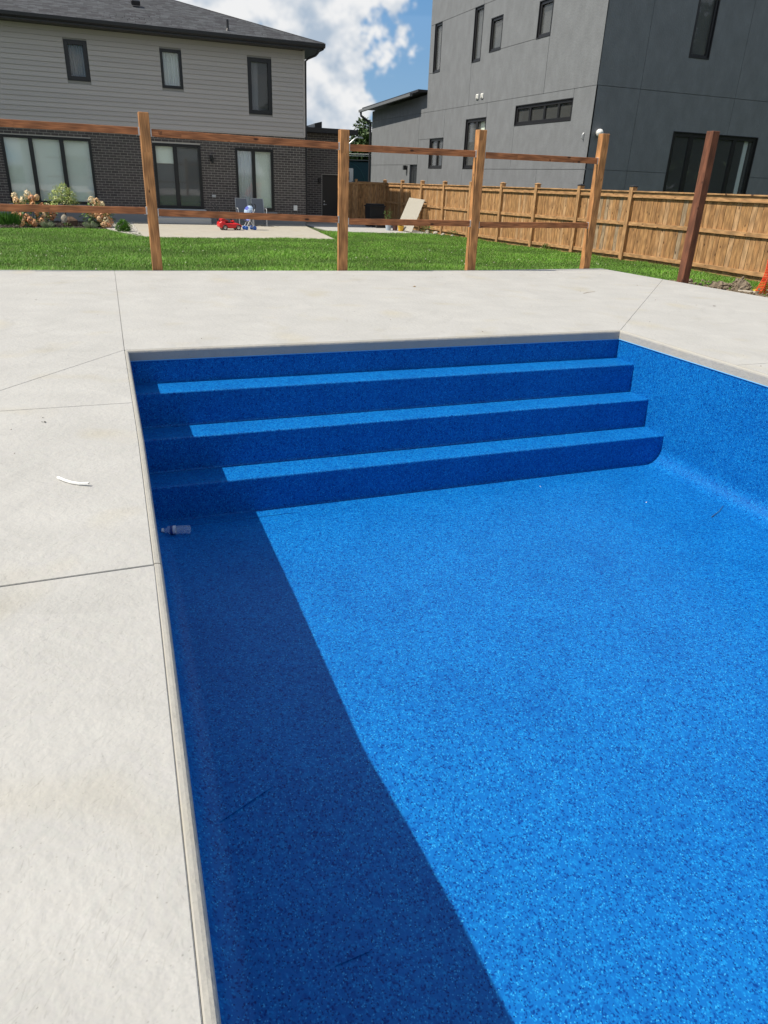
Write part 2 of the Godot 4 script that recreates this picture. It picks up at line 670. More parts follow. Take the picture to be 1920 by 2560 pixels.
	M.glass_dark = mat(.05, .06, .06, 0.03)
	M.glass_dark.transparency = BaseMaterial3D.TRANSPARENCY_ALPHA
	M.glass_dark.albedo_color.a = 0.45
	M.blind = mat(.74, .84, .74, .9)
	M.curtain = mat(.50, .57, .58, .9)
	M.curtain.backlight_enabled = true
	M.curtain.backlight = Color(.3, .3, .3)
	M.screen = mat(.032, .034, .036, .9)
	M.drape = mat(.17, .18, .20, .9)
	M.room = mat(.24, .18, .12, .6)
	var st := mat(1, 1, 1, .9)
	var sn := noise(FastNoiseLite.TYPE_SIMPLEX_SMOOTH, 0.006, 7, 51, 0.62)
	st.albedo_texture = ntex(sn, 1024, [[0.0, lin(.150, .160, .173)], [0.38, lin(.166, .176, .190)], [0.6, lin(.174, .185, .200)], [1.0, lin(.194, .206, .222)]])
	st.normal_enabled = true
	st.normal_texture = ntex(noise(FastNoiseLite.TYPE_SIMPLEX_SMOOTH, 0.12, 4, 52, 0.6), 512, [], 4.0)
	st.normal_scale = 0.15
	M.stucco = world_tri(st, Vector3(0.34, 0.20, 0.34))
	M.reveal = mat(.14, .15, .163, .9)
	M.gutter_grey = mat(.16, .165, .17, .4, .3)
	M.white = mat(.78, .78, .76, .5)
	M.galv = mat(.62, .63, .64, .4, .75)
	M.steel = mat(.55, .56, .58, .35, .6)

# ---------------------------------------------------------------- ground, lawn
func poly_has(poly: PackedVector2Array, x: float, z: float) -> bool:
	return Geometry2D.is_point_in_polygon(Vector2(x, z), poly)

var patio_poly := PackedVector2Array([Vector2(1.25, -17.5), Vector2(7.2, -17.2), Vector2(7.95, -23.8), Vector2(8.2, -24.99), Vector2(1.3, -24.99)])
var side_poly := PackedVector2Array([Vector2(8.25, -20.75), Vector2(12.15, -20.15), Vector2(12.35, -26.9), Vector2(8.25, -26.9)])
var bed_poly := PackedVector2Array([Vector2(-7.0, -20.4), Vector2(-2.83, -20.15), Vector2(-1.74, -20.5), Vector2(-0.46, -20.5), Vector2(0.3, -20.0), Vector2(0.3, -24.99), Vector2(-7.0, -24.99)])
var gravel_poly := PackedVector2Array([Vector2(0.3, -20.0), Vector2(0.55, -19.2), Vector2(0.75, -18.4), Vector2(1.05, -17.3), Vector2(1.25, -17.3), Vector2(7.3, -16.98), Vector2(7.2, -17.2), Vector2(1.25, -17.5), Vector2(1.3, -24.99), Vector2(0.3, -24.99)])

func grid_between(marks: Array, fine_lo: float, fine_hi: float, step: float) -> Array:
	var out := []
	for m in marks:
		out.append(m)
	var x := fine_lo
	while x <= fine_hi:
		out.append(snappedf(x, 0.001)); x += step
	out.sort()
	var u := []
	for x2 in out:
		if u.is_empty() or x2 - u[-1] > 0.01:
			u.append(x2)
	return u

func build_ground() -> void:
	var xs := grid_between([-400, -150, -60, -30, -15, -8.5, 8.4, 20, 40, 80, 200, 400], -8.5, 14.5, 0.5)
	var zs := grid_between([-400, -200, -100, -60, -40, -5.0, 2, 5, 13.5, 20, 40, 100, 400], -30.0, 0.0, 0.5)
	var m := MB.new()
	for i in xs.size() - 1:
		for k in zs.size() - 1:
			var x0: float = xs[i]
			var x1: float = xs[i + 1]
			var z0: float = zs[k]
			var z1: float = zs[k + 1]
			if x0 > -8.6 and x1 < 8.45 and z0 > -5.05 and z1 < 13.6:
				continue
			m.facing([Vector3(x0, ground_y(x0, z0), z0), Vector3(x1, ground_y(x1, z0), z0), Vector3(x1, ground_y(x1, z1), z1), Vector3(x0, ground_y(x0, z1), z1)], Vector3.UP, [Vector2.ZERO, Vector2.ZERO, Vector2.ZERO, Vector2.ZERO])
	structure(put("ground", m.mesh(M.ground)))

	# grass: bent blades in small tufts
	var tuft := MB.new()
	var r := RandomNumberGenerator.new()
	r.seed = 21
	for i in 7:
		var a := r.randf() * TAU
		var base := Vector3(r.randf_range(-.03, .03), 0, r.randf_range(-.03, .03))
		var d := Vector3(cos(a), 0, sin(a))
		var side := Vector3(-sin(a), 0, cos(a)) * r.randf_range(.0022, .004)
		var h := r.randf_range(.035, .075)
		var mid := base + Vector3.UP * h * .6 + d * h * .18
		var tip := base + Vector3.UP * h * .92 + d * h * r.randf_range(.4, .8)
		tuft.tri(base - side, base + side, mid + side * .8)
		tuft.tri(base - side, mid + side * .8, mid - side * .8)
		tuft.tri(mid - side * .8, mid + side * .8, tip)
	var gm := vmat(0.6)
	gm.backlight_enabled = true
	gm.backlight = Color(.45, .55, .25)
	var mesh := tuft.mesh(gm)
	var patch := noise(FastNoiseLite.TYPE_SIMPLEX_SMOOTH, 0.35, 3, 61)
	var xf := []
	var cols := []
	for i in 330000:
		var x := r.randf_range(-5.5, 12.45)
		var z := r.randf_range(-21.0, 1.5)
		if z > -5.47 and x < 8.66 + .085 * (z + 5.4):
			continue
		var p := patch.get_noise_2d(x, z)
		if z > -5.3:
			var edge := 8.66 + .085 * (z + 5.4)
			if x - edge < 0.9 + p * 0.6 and z > -4.0 or x - edge < .05:
				continue
		if z < -16.5 and (poly_has(patio_poly, x, z) or poly_has(side_poly, x, z) or poly_has(bed_poly, x, z) or poly_has(gravel_poly, x, z)):
			continue
		if x > 12.2 and z < -20:
			continue
		var s := r.randf_range(.65, 1.4) * (1.0 + p * .5)
		var b := Basis.from_euler(Vector3(r.randf_range(-.2, .2), r.randf() * TAU, r.randf_range(-.2, .2))).scaled(Vector3(s, s, s))
		xf.append(Transform3D(b, Vector3(x, ground_y(x, z) - .004, z)))
		var l := r.randf_range(.55, 1.45) * (1.0 + p * .45)
		var c := Color(.115, .250, .018) * l
		var q := r.randf()
		if q < .07:
			c = Color(.21, .23, .08) * l
		elif q < .16:
			c = Color(.13, .26, .04) * l
		cols.append(c)
	var mm := MultiMesh.new()
	mm.transform_format = MultiMesh.TRANSFORM_3D
	mm.use_colors = true
	mm.mesh = mesh
	mm.instance_count = xf.size()
	for i in xf.size():
		mm.set_instance_transform(i, xf[i])
		mm.set_instance_color(i, cols[i])
	var gi := MultiMeshInstance3D.new()
	gi.name = "grass"
	gi.multimesh = mm
	add_child(gi, true)
	stuff(tag(gi, "green mown grass of the lawn between the pool deck and the houses", "grass"))

	# broad leaved weeds and white clover heads in the lawn
	var weeds := MB.new()
	for i in 420:
		var x := r.randf_range(-3.5, 12.2)
		var z := -5.7 - pow(r.randf(), 1.6) * 9.0
		var y := ground_y(x, z)
		if patch.get_noise_2d(x * .8 + 40, z * .8) < 0.02:
			continue
		if r.randf() < .55:
			weeds.col = Color(.60, .62, .46) * r.randf_range(.7, 1.0)
			weeds.blob(Vector3(x, y + r.randf_range(.05, .075), z), Vector3.ONE * r.randf_range(.008, .015), .4, r, 4, 6)
		else:
			for k in 6:
				weeds.col = Color(.10, .22, .04) * r.randf_range(.8, 1.3)
				var a := k * TAU / 6 + r.randf()
				var d := Vector3(cos(a), r.randf_range(.3, .9), sin(a)).normalized()
				weeds.leaf(Vector3(x, y + .02, z), d, Vector3(-sin(a), 0, cos(a)), r.randf_range(.05, .1), .025)
	stuff(tag(put("lawn_weeds", weeds.mesh(M.leaf)), "scattered white clover heads and broad leaved weeds in the lawn", "weeds"))

	# bare earth beside the deck on the right
	var dm := MB.new()
	for i in 40:
		for k in 8:
			var f := func(ii: int, kk: int) -> Vector3:
				var z := -4.1 + ii * .2
				var e := 8.66 + .085 * (z + 5.4)
				var x := e + .01 + kk * .16 * (1.0 + .25 * patch.get_noise_1d(z * 3.0)) * (1.0 if ii > 3 else ii * .3)
				var b := patch.get_noise_2d(x * 6.0, z * 6.0) * .035
				return Vector3(x, -0.045 - kk * .014 + b - (.06 if kk == 8 else 0.0), z)
			dm.facing([f.call(i, k), f.call(i + 1, k), f.call(i + 1, k + 1), f.call(i, k + 1)], Vector3.UP, [Vector2.ZERO, Vector2.ZERO, Vector2.ZERO, Vector2.ZERO])
	structure(put("dirt_strip", dm.mesh(M.dirt)))

# ---------------------------------------------------------------- concrete deck
func slab(called: String, poly: PackedVector2Array, top: float, thick: float, parent: Node, m: Material, inset := 0.0014) -> void:
	var q := Geometry2D.offset_polygon(poly, -inset)
	var b := MB.new()
	# a 4 mm chamfer round the top edge, then the sides
	var low: PackedVector2Array = q[0]
	var highs := Geometry2D.offset_polygon(low, -0.002)
	var hi: PackedVector2Array = highs[0]
	b.prism(low, Vector3(0, top - .002, 0), Vector3.RIGHT, Vector3(0, 0, 1), Vector3(0, -thick, 0), false)
	b.prism(hi, Vector3(0, top, 0), Vector3.RIGHT, Vector3(0, 0, 1), Vector3(0, -.0021, 0), false)
	put(called, b.mesh(m), parent)

func coping_strip(path: Array, out: Array, parent: Node) -> void:
	# a rounded nose: path runs along the pool's edge, out points into the pool
	var prof := [Vector2(-.030, -.004), Vector2(-.026, 0), Vector2(-.016, -.001), Vector2(-.008, -.004), Vector2(-.003, -.010), Vector2(0, -.020), Vector2(0, -.089), Vector2(-.03, -.089)]
	var b := MB.new()
	for i in path.size() - 1:
		for k in prof.size() - 1:
			var q := []
			for e in [[i, k], [i + 1, k], [i + 1, k + 1], [i, k + 1]]:
				q.append(path[e[0]] + out[e[0]] * prof[e[1]].x + Vector3.UP * prof[e[1]].y)
			var n := Vector2(-(prof[k + 1].y - prof[k].y), prof[k + 1].x - prof[k].x)
			b.facing(q, out[i] * n.x + Vector3.UP * n.y + Vector3.UP * .0001, [Vector2.ZERO, Vector2.ZERO, Vector2.ZERO, Vector2.ZERO])
	put("coping", b.mesh(M.coping), parent)

func build_deck() -> void:
	var deck := Node3D.new()
	deck.name = "pool_deck"
	add_child(deck)
	structure(deck)
	var far := [Vector2(-9, -5.9), Vector2(-1.45, -5.56), Vector2(.07, -5.45)]
	var far2 := [Vector2(.07, -5.45), Vector2(.63, -5.42), Vector2(3.44, -5.27), Vector2(5.69, -5.23), Vector2(8.14, -5.38), Vector2(8.62, -5.39)]
	var C0 := Vector2(-.034, -.060)
	var C1 := Vector2(4.935, -.060)
	slab("slab", PackedVector2Array([far[0], far[1], far[2], C0, Vector2(-1.22, 1.495), Vector2(-9, 1.44)]), 0, .12, deck, M.concrete)
	slab("slab", PackedVector2Array([C0, Vector2(coping_x(1.495) - .03, 1.498), Vector2(-1.22, 1.495)]), 0, .12, deck, M.concrete)
	slab("slab", PackedVector2Array([Vector2(-9, 1.44), Vector2(-1.22, 1.495), Vector2(coping_x(1.495) - .03, 1.498), Vector2(coping_x(2.25) - .03, 2.25), Vector2(coping_x(3.67) - .03, 3.68), Vector2(-9, 3.74)]), 0, .12, deck, M.concrete)
	slab("slab", PackedVector2Array([Vector2(-9, 3.74), Vector2(coping_x(3.7) - .03, 3.685), Vector2(coping_x(4.58) - .03, 4.58), Vector2(coping_x(5.4) - .03, 5.4), Vector2(-.33, 13), Vector2(-9, 13)]), 0, .12, deck, M.concrete)
	var e := PackedVector2Array(far2)
	e.append(Vector2(8.74, -3.86)); e.append(C1); e.append(C0)
	slab("slab", e, 0, .12, deck, M.concrete)
	slab("slab", PackedVector2Array([C1, Vector2(8.74, -3.86), Vector2(9.20, 1.53), Vector2(4.935, 1.535)]), 0, .12, deck, M.concrete)
	slab("slab", PackedVector2Array([Vector2(4.935, 1.535), Vector2(9.20, 1.53), Vector2(10.1, 13), Vector2(4.935, 13)]), 0, .12, deck, M.concrete)
	slab("slab", PackedVector2Array([Vector2(-.33, 11.03), Vector2(4.935, 11.03), Vector2(4.935, 13), Vector2(-.33, 13)]), 0, .12, deck, M.concrete)
	# the bed under the saw cuts
	var bed := MB.new()
	for q in [[Vector2(-8.9, -5.3), Vector2(8.5, -.08)], [Vector2(-8.9, -.08), Vector2(-.08, 3.7)], [Vector2(-8.9, 3.7), Vector2(-.15, 12.9)], [Vector2(4.95, -.08), Vector2(8.9, 12.9)]]:
		bed.facing([Vector3(q[0].x, -.03, q[0].y), Vector3(q[1].x, -.03, q[0].y), Vector3(q[1].x, -.03, q[1].y), Vector3(q[0].x, -.03, q[1].y)], Vector3.UP, [Vector2.ZERO, Vector2.ZERO, Vector2.ZERO, Vector2.ZERO])
	put("joint_bed", bed.mesh(M.joint), deck)
	var p := []
	var o := []
	for z in [-.03, 0.8, 1.5, 2.25, 3.0, 3.67]:
		p.append(Vector3(coping_x(z), 0, z)); o.append(Vector3.RIGHT)
	coping_strip(p, o, deck)
	p = []
	o = []
	for z in [3.675, 4.1, 4.58, 5.0, 5.4, 6.5, 8.0, 11.0]:
		p.append(Vector3(coping_x(z), 0, z)); o.append(Vector3.RIGHT)
	coping_strip(p, o, deck)
	coping_strip([Vector3(-.03, 0, -.03), Vector3(4.935, 0, -.03)], [Vector3(0, 0, 1), Vector3(0, 0, 1)], deck)
	coping_strip([Vector3(4.905, 0, -.06), Vector3(4.905, 0, 11.0)], [Vector3.LEFT, Vector3.LEFT], deck)
	coping_strip([Vector3(-.33, 0, 11.0), Vector3(4.935, 0, 11.0)], [Vector3(0, 0, -1), Vector3(0, 0, -1)], deck)

	# patio of the brick house and its side slab
	var pat := Node3D.new()
	pat.name = "patio"
	add_child(pat)
	structure(pat)
	var half := Geometry2D.intersect_polygons(patio_poly, PackedVector2Array([Vector2(-2, -30), Vector2(3.2, -30), Vector2(2.9, -10), Vector2(-2, -10)]))
	var rest := Geometry2D.intersect_polygons(patio_poly, PackedVector2Array([Vector2(3.2, -30), Vector2(20, -30), Vector2(20, -10), Vector2(2.9, -10)]))
	slab("slab", half[0], -.47, .12, pat, M.patio)
	slab("slab", rest[0], -.47, .12, pat, M.patio)
	var sp := Node3D.new()
	sp.name = "side_patio"
	add_child(sp)
	structure(sp)
	slab("slab", side_poly, -.475, .14, sp, M.concrete)

# ---------------------------------------------------------------- pool
func floor_y(z: float) -> float:
	var zs := [-1.0, 3.66, 3.74, 3.90, 4.10, 4.50, 4.95, 6.0, 7.5, 9.5, 11.0]
	var ys := [-1.145, -1.145, -1.153, -1.20, -1.265, -1.36, -1.42, -1.60, -1.95, -2.25, -2.3]
	for i in zs.size() - 1:
		if z <= zs[i + 1]:
			return lerpf(ys[i], ys[i + 1], (z - zs[i]) / (zs[i + 1] - zs[i]))
	return -2.3

func build_pool() -> void:
	var pool := thing("swimming_pool", "large empty in-ground pool with speckled blue liner and wide entry steps", "swimming pool")
	var XR := 4.909
	var wl := func(z: float) -> float: return coping_x(z) - .022
	var zs := [-.034, .4, .9]
	var z := 1.2
	while z < 11.0:
		zs.append(z); z += .1 if z > 3.4 and z < 5.2 else .3
	zs.append(11.0)
	# floor with coved edges
	var R := .17
	var f := MB.new()
	var wall_l := MB.new()
	var wall_r := MB.new()
	var sect := func(zz: float) -> Array:
		var yf := floor_y(zz)
		var a := []
		var l: float = wl.call(zz)
		for k in 9:
			var t := PI * .5 * k / 8
			a.append([Vector3(l + R - R * cos(t), yf + R - R * sin(t), zz), Vector3(cos(t), sin(t), 0)])
		a.append([Vector3(1.6, yf, zz), Vector3.UP])
		a.append([Vector3(3.3, yf, zz), Vector3.UP])
		for k in range(8, -1, -1):
			var t := PI * .5 * k / 8
			a.append([Vector3(XR - R + R * cos(t), yf + R - R * sin(t), zz), Vector3(-cos(t), sin(t), 0)])
		return a
	for i in zs.size() - 1:
		var a: Array = sect.call(zs[i])
		var b: Array = sect.call(zs[i + 1])
		for k in a.size() - 1:
			f.trin(a[k][0], a[k + 1][0], b[k + 1][0], a[k][1], a[k + 1][1], b[k + 1][1])
			f.trin(a[k][0], b[k + 1][0], b[k][0], a[k][1], b[k + 1][1], b[k][1])
		var u := [Vector2.ZERO, Vector2.ZERO, Vector2.ZERO, Vector2.ZERO]
		wall_l.facing([Vector3(wl.call(zs[i]), -.085, zs[i]), Vector3(wl.call(zs[i + 1]), -.085, zs[i + 1]), b[0][0], a[0][0]], Vector3.RIGHT, u.duplicate())
		wall_r.facing([Vector3(XR, -.085, zs[i]), Vector3(XR, -.085, zs[i + 1]), b[-1][0], a[-1][0]], Vector3.LEFT, u.duplicate())
	put("floor", f.mesh(M.liner), pool)
	put("wall", wall_l.mesh(M.liner), pool)
	put("wall", wall_r.mesh(M.liner), pool)
	var e := MB.new()
	var u4 := [Vector2.ZERO, Vector2.ZERO, Vector2.ZERO, Vector2.ZERO]
	e.facing([Vector3(-.03, -.085, -.034), Vector3(XR, -.085, -.034), Vector3(XR, -.30, -.034), Vector3(-.03, -.30, -.034)], Vector3.BACK, u4.duplicate())
	put("wall", e.mesh(M.liner), pool)
	e = MB.new()
	e.facing([Vector3(-.33, -.085, 11.0), Vector3(XR, -.085, 11.0), Vector3(XR, -2.35, 11.0), Vector3(-.33, -2.35, 11.0)], Vector3.FORWARD, u4.duplicate())
	put("wall", e.mesh(M.liner), pool)
	# three steps: tread, rounded nose, riser
	var ys := [-.285, -.572, -.8555, -1.15]
	var ns := [.277, .584, .892]
	for i in 3:
		var z0: float = -.036 if i == 0 else ns[i - 1] - .02
		var prof := [Vector2(z0, ys[i])]
		for k in 6:
			var t := PI * .5 * k / 5
			prof.append(Vector2(ns[i] - .014 + .014 * sin(t), ys[i] - .014 + .014 * cos(t)))
		prof.append(Vector2(ns[i], ys[i + 1] + .012))
		prof.append(Vector2(ns[i] + .004, ys[i + 1] + .003))
		prof.append(Vector2(ns[i] + .014, ys[i + 1] + .0015))
		var s := MB.new()
		for k in prof.size() - 1:
			var p: Vector2 = prof[k]
			var q: Vector2 = prof[k + 1]
			var n0 := Vector3(0, q.x - p.x, -(q.y - p.y)).normalized()
			s.facing([Vector3(-.05, p.y, p.x), Vector3(XR, p.y, p.x), Vector3(XR, q.y, q.x), Vector3(-.05, q.y, q.x)], n0, u4.duplicate())
		put("step", s.mesh(M.liner), pool)
	# the bead that holds the liner under the coping
	var bead_m := mat(.10, .34, .62, .4)
	for q in [[Vector3(-.03, -.090, -.030), Vector3(XR, -.090, -.030)], [Vector3(XR - .004, -.090, -.03), Vector3(XR - .004, -.090, 11.0)]]:
		var bd := MB.new()
		bd.tube(q, .0055, .0055, 6)
		put("liner_bead", bd.mesh(bead_m), pool)
	# welded liner seams on the floor: thin doubled strips
	for q in [[Vector2(.05, 1.02), Vector2(1.2, 1.02)], [Vector2(-.02, 3.9), Vector2(.30, 3.78)], [Vector2(.36, 4.53), Vector2(.52, 4.52)]]:
		var a: Vector2 = q[0]
		var b: Vector2 = q[1]
		var n := 8
		var path := []
		for k in n + 1:
			var w := a.lerp(b, float(k) / n)
			path.append(Vector3(w.x, floor_y(w.y) - .002 + (.0 if k in [0, n] else .0045), w.y))
		var seam := MB.new()
		seam.tube(path, .0022, .0022, 6)
		put("liner_wrinkle", seam.mesh(M.liner), pool)

# ---------------------------------------------------------------- walls and windows
func holed(b: MB, u0: float, u1: float, v0: float, v1: float, w0: float, w1: float, holes: Array, xf: Transform3D) -> void:
	# boxes that fill a wall round its openings; a hole is [u0, u1, v0, v1]
	var us := [u0, u1]
	for h in holes:
		us.append(clampf(h[0], u0, u1)); us.append(clampf(h[1], u0, u1))
	us.sort()
	for i in us.size() - 1:
		if us[i + 1] - us[i] < .002:
			continue
		var mid: float = (us[i] + us[i + 1]) * .5
		var spans := []
		for h in holes:
			if mid > h[0] and mid < h[1]:
				spans.append([h[2], h[3]])
		spans.sort_custom(func(a, c): return a[0] < c[0])
		var v := v0
		spans.append([v1, v1])
		for s in spans:
			if s[0] - v > .002:
				b.box(Vector3(us[i + 1] - us[i], s[0] - v, w1 - w0), xf * at(Vector3(mid, (s[0] + v) * .5, (w0 + w1) * .5)))
			v = maxf(v, s[1])

func window(parent: Node3D, called: String, xf: Transform3D, r: Array, bars: Array, fw: float, fill: String, depth := .05, label := "", sheets := 1) -> Node3D:
	# r = [u0, u1, v0, v1]; bars = [centre u, width] of mullions; the frame sits just behind the wall's face
	var b := MB.new()
	var u0: float = r[0]
	var u1: float = r[1]
	var v0: float = r[2]
	var v1: float = r[3]
	var add := func(a0: float, a1: float, b0: float, b1: float, w0: float, w1: float) -> void:
		b.box(Vector3(a1 - a0, b1 - b0, w1 - w0), at(Vector3((a0 + a1) * .5, (b0 + b1) * .5, (w0 + w1) * .5)), .004)
	add.call(u0, u0 + fw, v0, v1, -.12, -depth)
	add.call(u1 - fw, u1, v0, v1, -.12, -depth)
	add.call(u0 + fw, u1 - fw, v1 - fw, v1, -.12, -depth)
	add.call(u0 + fw, u1 - fw, v0, v0 + fw, -.12, -depth)
	for q in bars:
		add.call(q[0] - q[1] * .5, q[0] + q[1] * .5, v0 + fw, v1 - fw, -.12, -depth - .003)
	# the brickmould lip round the opening
	add.call(u0 - .02, u0 + .012, v0 - .02, v1 + .02, -depth, .012)
	add.call(u1 - .012, u1 + .02, v0 - .02, v1 + .02, -depth, .012)
	add.call(u0 + .012, u1 - .012, v1 - .012, v1 + .02, -depth, .012)
	add.call(u0 + .012, u1 - .012, v0 - .02, v0 + .012, -depth, .016)
	var win := put(called, b.mesh(M.black), parent, xf)
	if label:
		win.set_meta("label", label)
	var edges := [u0 + fw]
	for q in bars:
		edges.append(q[0] - q[1] * .5); edges.append(q[0] + q[1] * .5)
	edges.append(u1 - fw)
	for i in range(0, edges.size(), 2):
		var g := MB.new()
		var a: float = edges[i]
		var c: float = edges[i + 1]
		for w in [-.085, -.092, -.099, -.106].slice(0, sheets):
			g.facing([Vector3(a, v0 + fw, w), Vector3(c, v0 + fw, w), Vector3(c, v1 - fw, w), Vector3(a, v1 - fw, w)], Vector3.BACK, [Vector2.ZERO, Vector2.ZERO, Vector2.ZERO, Vector2.ZERO])
		put("pane", g.mesh(M.glass), win)
		var kind := fill
		if fill.contains(","):
			kind = fill.split(",")[i / 2]
		var f := MB.new()
		if kind.begins_with("blind"):
			var drop := 1.0
			if kind.length() > 5:
				drop = kind.substr(5).to_float()
			var lo := v1 - (v1 - v0) * drop
			f.box(Vector3(c - a + .06, v1 - lo, .006), at(Vector3((a + c) * .5, (v1 + lo) * .5, -.19)))
			f.box(Vector3(c - a + .06, .03, .016), at(Vector3((a + c) * .5, lo + .015, -.19)), .004)
			put("blind", f.mesh(M.blind), win)
		elif kind == "screen":
			f.box(Vector3(c - a + .06, v1 - v0, .006), at(Vector3((a + c) * .5, (v1 + v0) * .5, -.17)))
			put("screen", f.mesh(M.screen), win)
		elif kind.begins_with("curtain"):
			var n := 26
			var from := a - .05
			var to := c + .05
			if kind == "curtain_half":
				to = lerpf(a, c, .45)
			var pts := []
			for k in n + 1:
				var x := lerpf(from, to, float(k) / n)
				pts.append(Vector3(x, 0, -.22 + .022 * sin(k * 1.7) + .012 * sin(k * .63 + 1.0)))
			for k in n:
				var p: Vector3 = pts[k]
				var q: Vector3 = pts[k + 1]
				f.facing([p + Vector3.UP * v0, q + Vector3.UP * v0, q + Vector3.UP * v1, p + Vector3.UP * v1], Vector3.BACK, [Vector2.ZERO, Vector2.ZERO, Vector2.ZERO, Vector2.ZERO])
			put("curtain", f.mesh(M.drape if kind == "curtain_half" or kind == "curtain_dark" else M.curtain), win)
	return win

# ---------------------------------------------------------------- the brick and siding house
func build_brick_house() -> void:
	var h := thing("brick_house", "two storey house with grey siding above dark brick and a hipped shingle roof", "house", Vector3(0, 0, -25))
	var I := Transform3D.IDENTITY
	var lower := [[-2.79, .15, .12, 2.30], [2.34, 4.07, .055, 2.28], [5.43, 6.90, .06, 2.25]]
	var upper := [[-.32, .40, 4.14, 5.325], [2.88, 3.595, 4.13, 5.32], [6.04, 6.915, 3.49, 5.315]]
	var XL := -8.0
	var XRt := 8.24
	# shell
	var b := MB.new()
	holed(b, XL, XRt, -.12, 2.79, -.26, -.006, lower, I)
	put("wall", b.mesh(M.mortar), h)
	b = MB.new()
	holed(b, XL, XRt, 2.79, 5.70, -.26, -.004, upper, I)
	put("wall", b.mesh(M.siding_back), h)
	b = MB.new()
	b.box(Vector3(.25, 6.3, 9.7), at(Vector3(XRt - .125, 2.55, -5.11)))
	b.box(Vector3(.25, 6.3, 9.7), at(Vector3(XL + .125, 2.55, -5.11)))
	b.box(Vector3(16.24, 6.3, .25), at(Vector3(.12, 2.55, -10.1)))
	b.box(Vector3(15.7, .2, 9.5), at(Vector3(.12, 2.72, -5.1)))
	b.box(Vector3(15.7, .1, 9.5), at(Vector3(.12, 5.66, -5.1)))
	put("wall", b.mesh(M.siding_back), h)
	b = MB.new()
	b.box(Vector3(16.2, .50, .3), at(Vector3(.12, -.372, -.15)), .004)
	put("foundation", b.mesh(M.found), h)
	b = MB.new()
	b.box(Vector3(15.6, .02, 9.4), at(Vector3(.12, -.09, -5.1)))
	put("floor", b.mesh(M.room), h)

	# bricks, laid in running bond and cut at the openings
	var holes := []
	for q in lower:
		holes.append([q[0] - .02, q[1] + .02, q[2] - .02, q[3] + .02])
	bricks(h, XL, XRt, -.12, 33, .0882, 0.0, holes, 300, 4.2)

	# siding planks, one per course and stretch
	var k := 0
	var y := 2.79
	var course := .1532
	while y < 5.69:
		var y1 := minf(y + course, 5.70)
		var cuts := [[XL, XRt - .07]]
		for q in upper:
			if y1 > q[2] - .03 and y < q[3] + .03:
				var nc := []
				for c in cuts:
					if q[0] > c[0] and q[1] < c[1]:
						nc.append([c[0], q[0] - .025]); nc.append([q[1] + .025, c[1]])
					else:
						nc.append(c)
				cuts = nc
		for c in cuts:
			var m := MB.new()
			var pr := PackedVector2Array([Vector2(0, y + .032), Vector2(.017, y + .032), Vector2(.017, y), Vector2(.030, y), Vector2(.029, y + .008), Vector2(.024, y + .012), Vector2(.005, y1), Vector2(0, y1)])
			m.prism(pr, Vector3(c[0], 0, 0), Vector3.BACK, Vector3.UP, Vector3(c[1] - c[0], 0, 0))
			put("siding_plank", m.mesh(M.siding[(k * 7 + int(c[0] * 3)) % 3]), h)
		y += course
		k += 1
	b = MB.new()
	b.box(Vector3(.075, 2.93, .035), at(Vector3(XRt - .035, 4.245, .012)), .004)
	put("corner_trim", b.mesh(M.siding[0]), h)
	b = MB.new()
	b.box(Vector3(16.2, .05, .03), at(Vector3(.12, 2.775, .008)), .004)
	put("drip_trim", b.mesh(M.siding[1]), h)

	# windows and doors
	window(h, "window", I, lower[0], [[-1.86, .14], [-.835, .145]], .075, "blind,blind,blind", .02, "", 4)
	window(h, "patio_door", I, lower[1], [[3.13, .15]], .085, "blind0.30,none", .02, "black framed glass door with a short blind", 2)
	window(h, "window", I, lower[2], [[6.135, .13]], .075, "curtain,blind", .02, "", 4)
	window(h, "window", I, upper[0], [], .12, "curtain_dark", .0)
	window(h, "window", I, upper[1], [], .075, "curtain", .0, "", 2)
	window(h, "window", I, upper[2], [], .12, "curtain_half", .0)
	for q in [[-2.87, .23, .07], [5.35, 7.02, -.03]]:
		b = MB.new()
		b.box(Vector3(q[1] - q[0], .06, .1), at(Vector3((q[0] + q[1]) * .5, q[2] - .01, .02)), .006)
		put("window_sill", b.mesh(M.found), h)
	# wall lamp, outlet, meter box
	b = MB.new()
	b.box(Vector3(.11, .16, .03), at(Vector3(4.49, 1.84, .02)), .008)
	b.box(Vector3(.10, .12, .12), at(Vector3(4.47, 1.89, .09)), .012)
	b.tube([Vector3(4.51, 1.70, .10), Vector3(4.51, 1.85, .10)], .045, .045, 12)
	put("wall_lamp", b.mesh(M.black), h)
	b = MB.new()
	b.box(Vector3(.15, .10, .04), at(Vector3(4.495, .52, .02)), .01)
	b.box(Vector3(.07, .05, .03), at(Vector3(4.495, .51, .05)), .012)
	put("outlet_cover", b.mesh(M.steel), h)
	b = MB.new()
	b.box(Vector3(.155, .20, .06), at(Vector3(7.79, .16, .03)), .01)
	put("meter_box", b.mesh(M.white), h)

	# soffit, fascia, gutter
	b = MB.new()
	b.box(Vector3(17.4, .02, .60), at(Vector3(.12, 5.715, .30)))
	b.box(Vector3(.60, .02, 10.8), at(Vector3(8.54, 5.7155, -5.4)))
	put("soffit", b.mesh(M.fascia), h)
	b = MB.new()
	var gp := PackedVector2Array([Vector2(.60, 5.76), Vector2(.66, 5.76), Vector2(.71, 5.80), Vector2(.72, 5.90), Vector2(.705, 5.905), Vector2(.70, 5.86), Vector2(.61, 5.86), Vector2(.60, 5.90)])
	b.prism(gp, Vector3(-8.6, 0, 0), Vector3.BACK, Vector3.UP, Vector3(17.47, 0, 0))
	put("gutter", b.mesh(M.fascia), h)
	b = MB.new()
	b.box(Vector3(17.3, .16, .03), at(Vector3(.12, 5.80, .585)), .004)
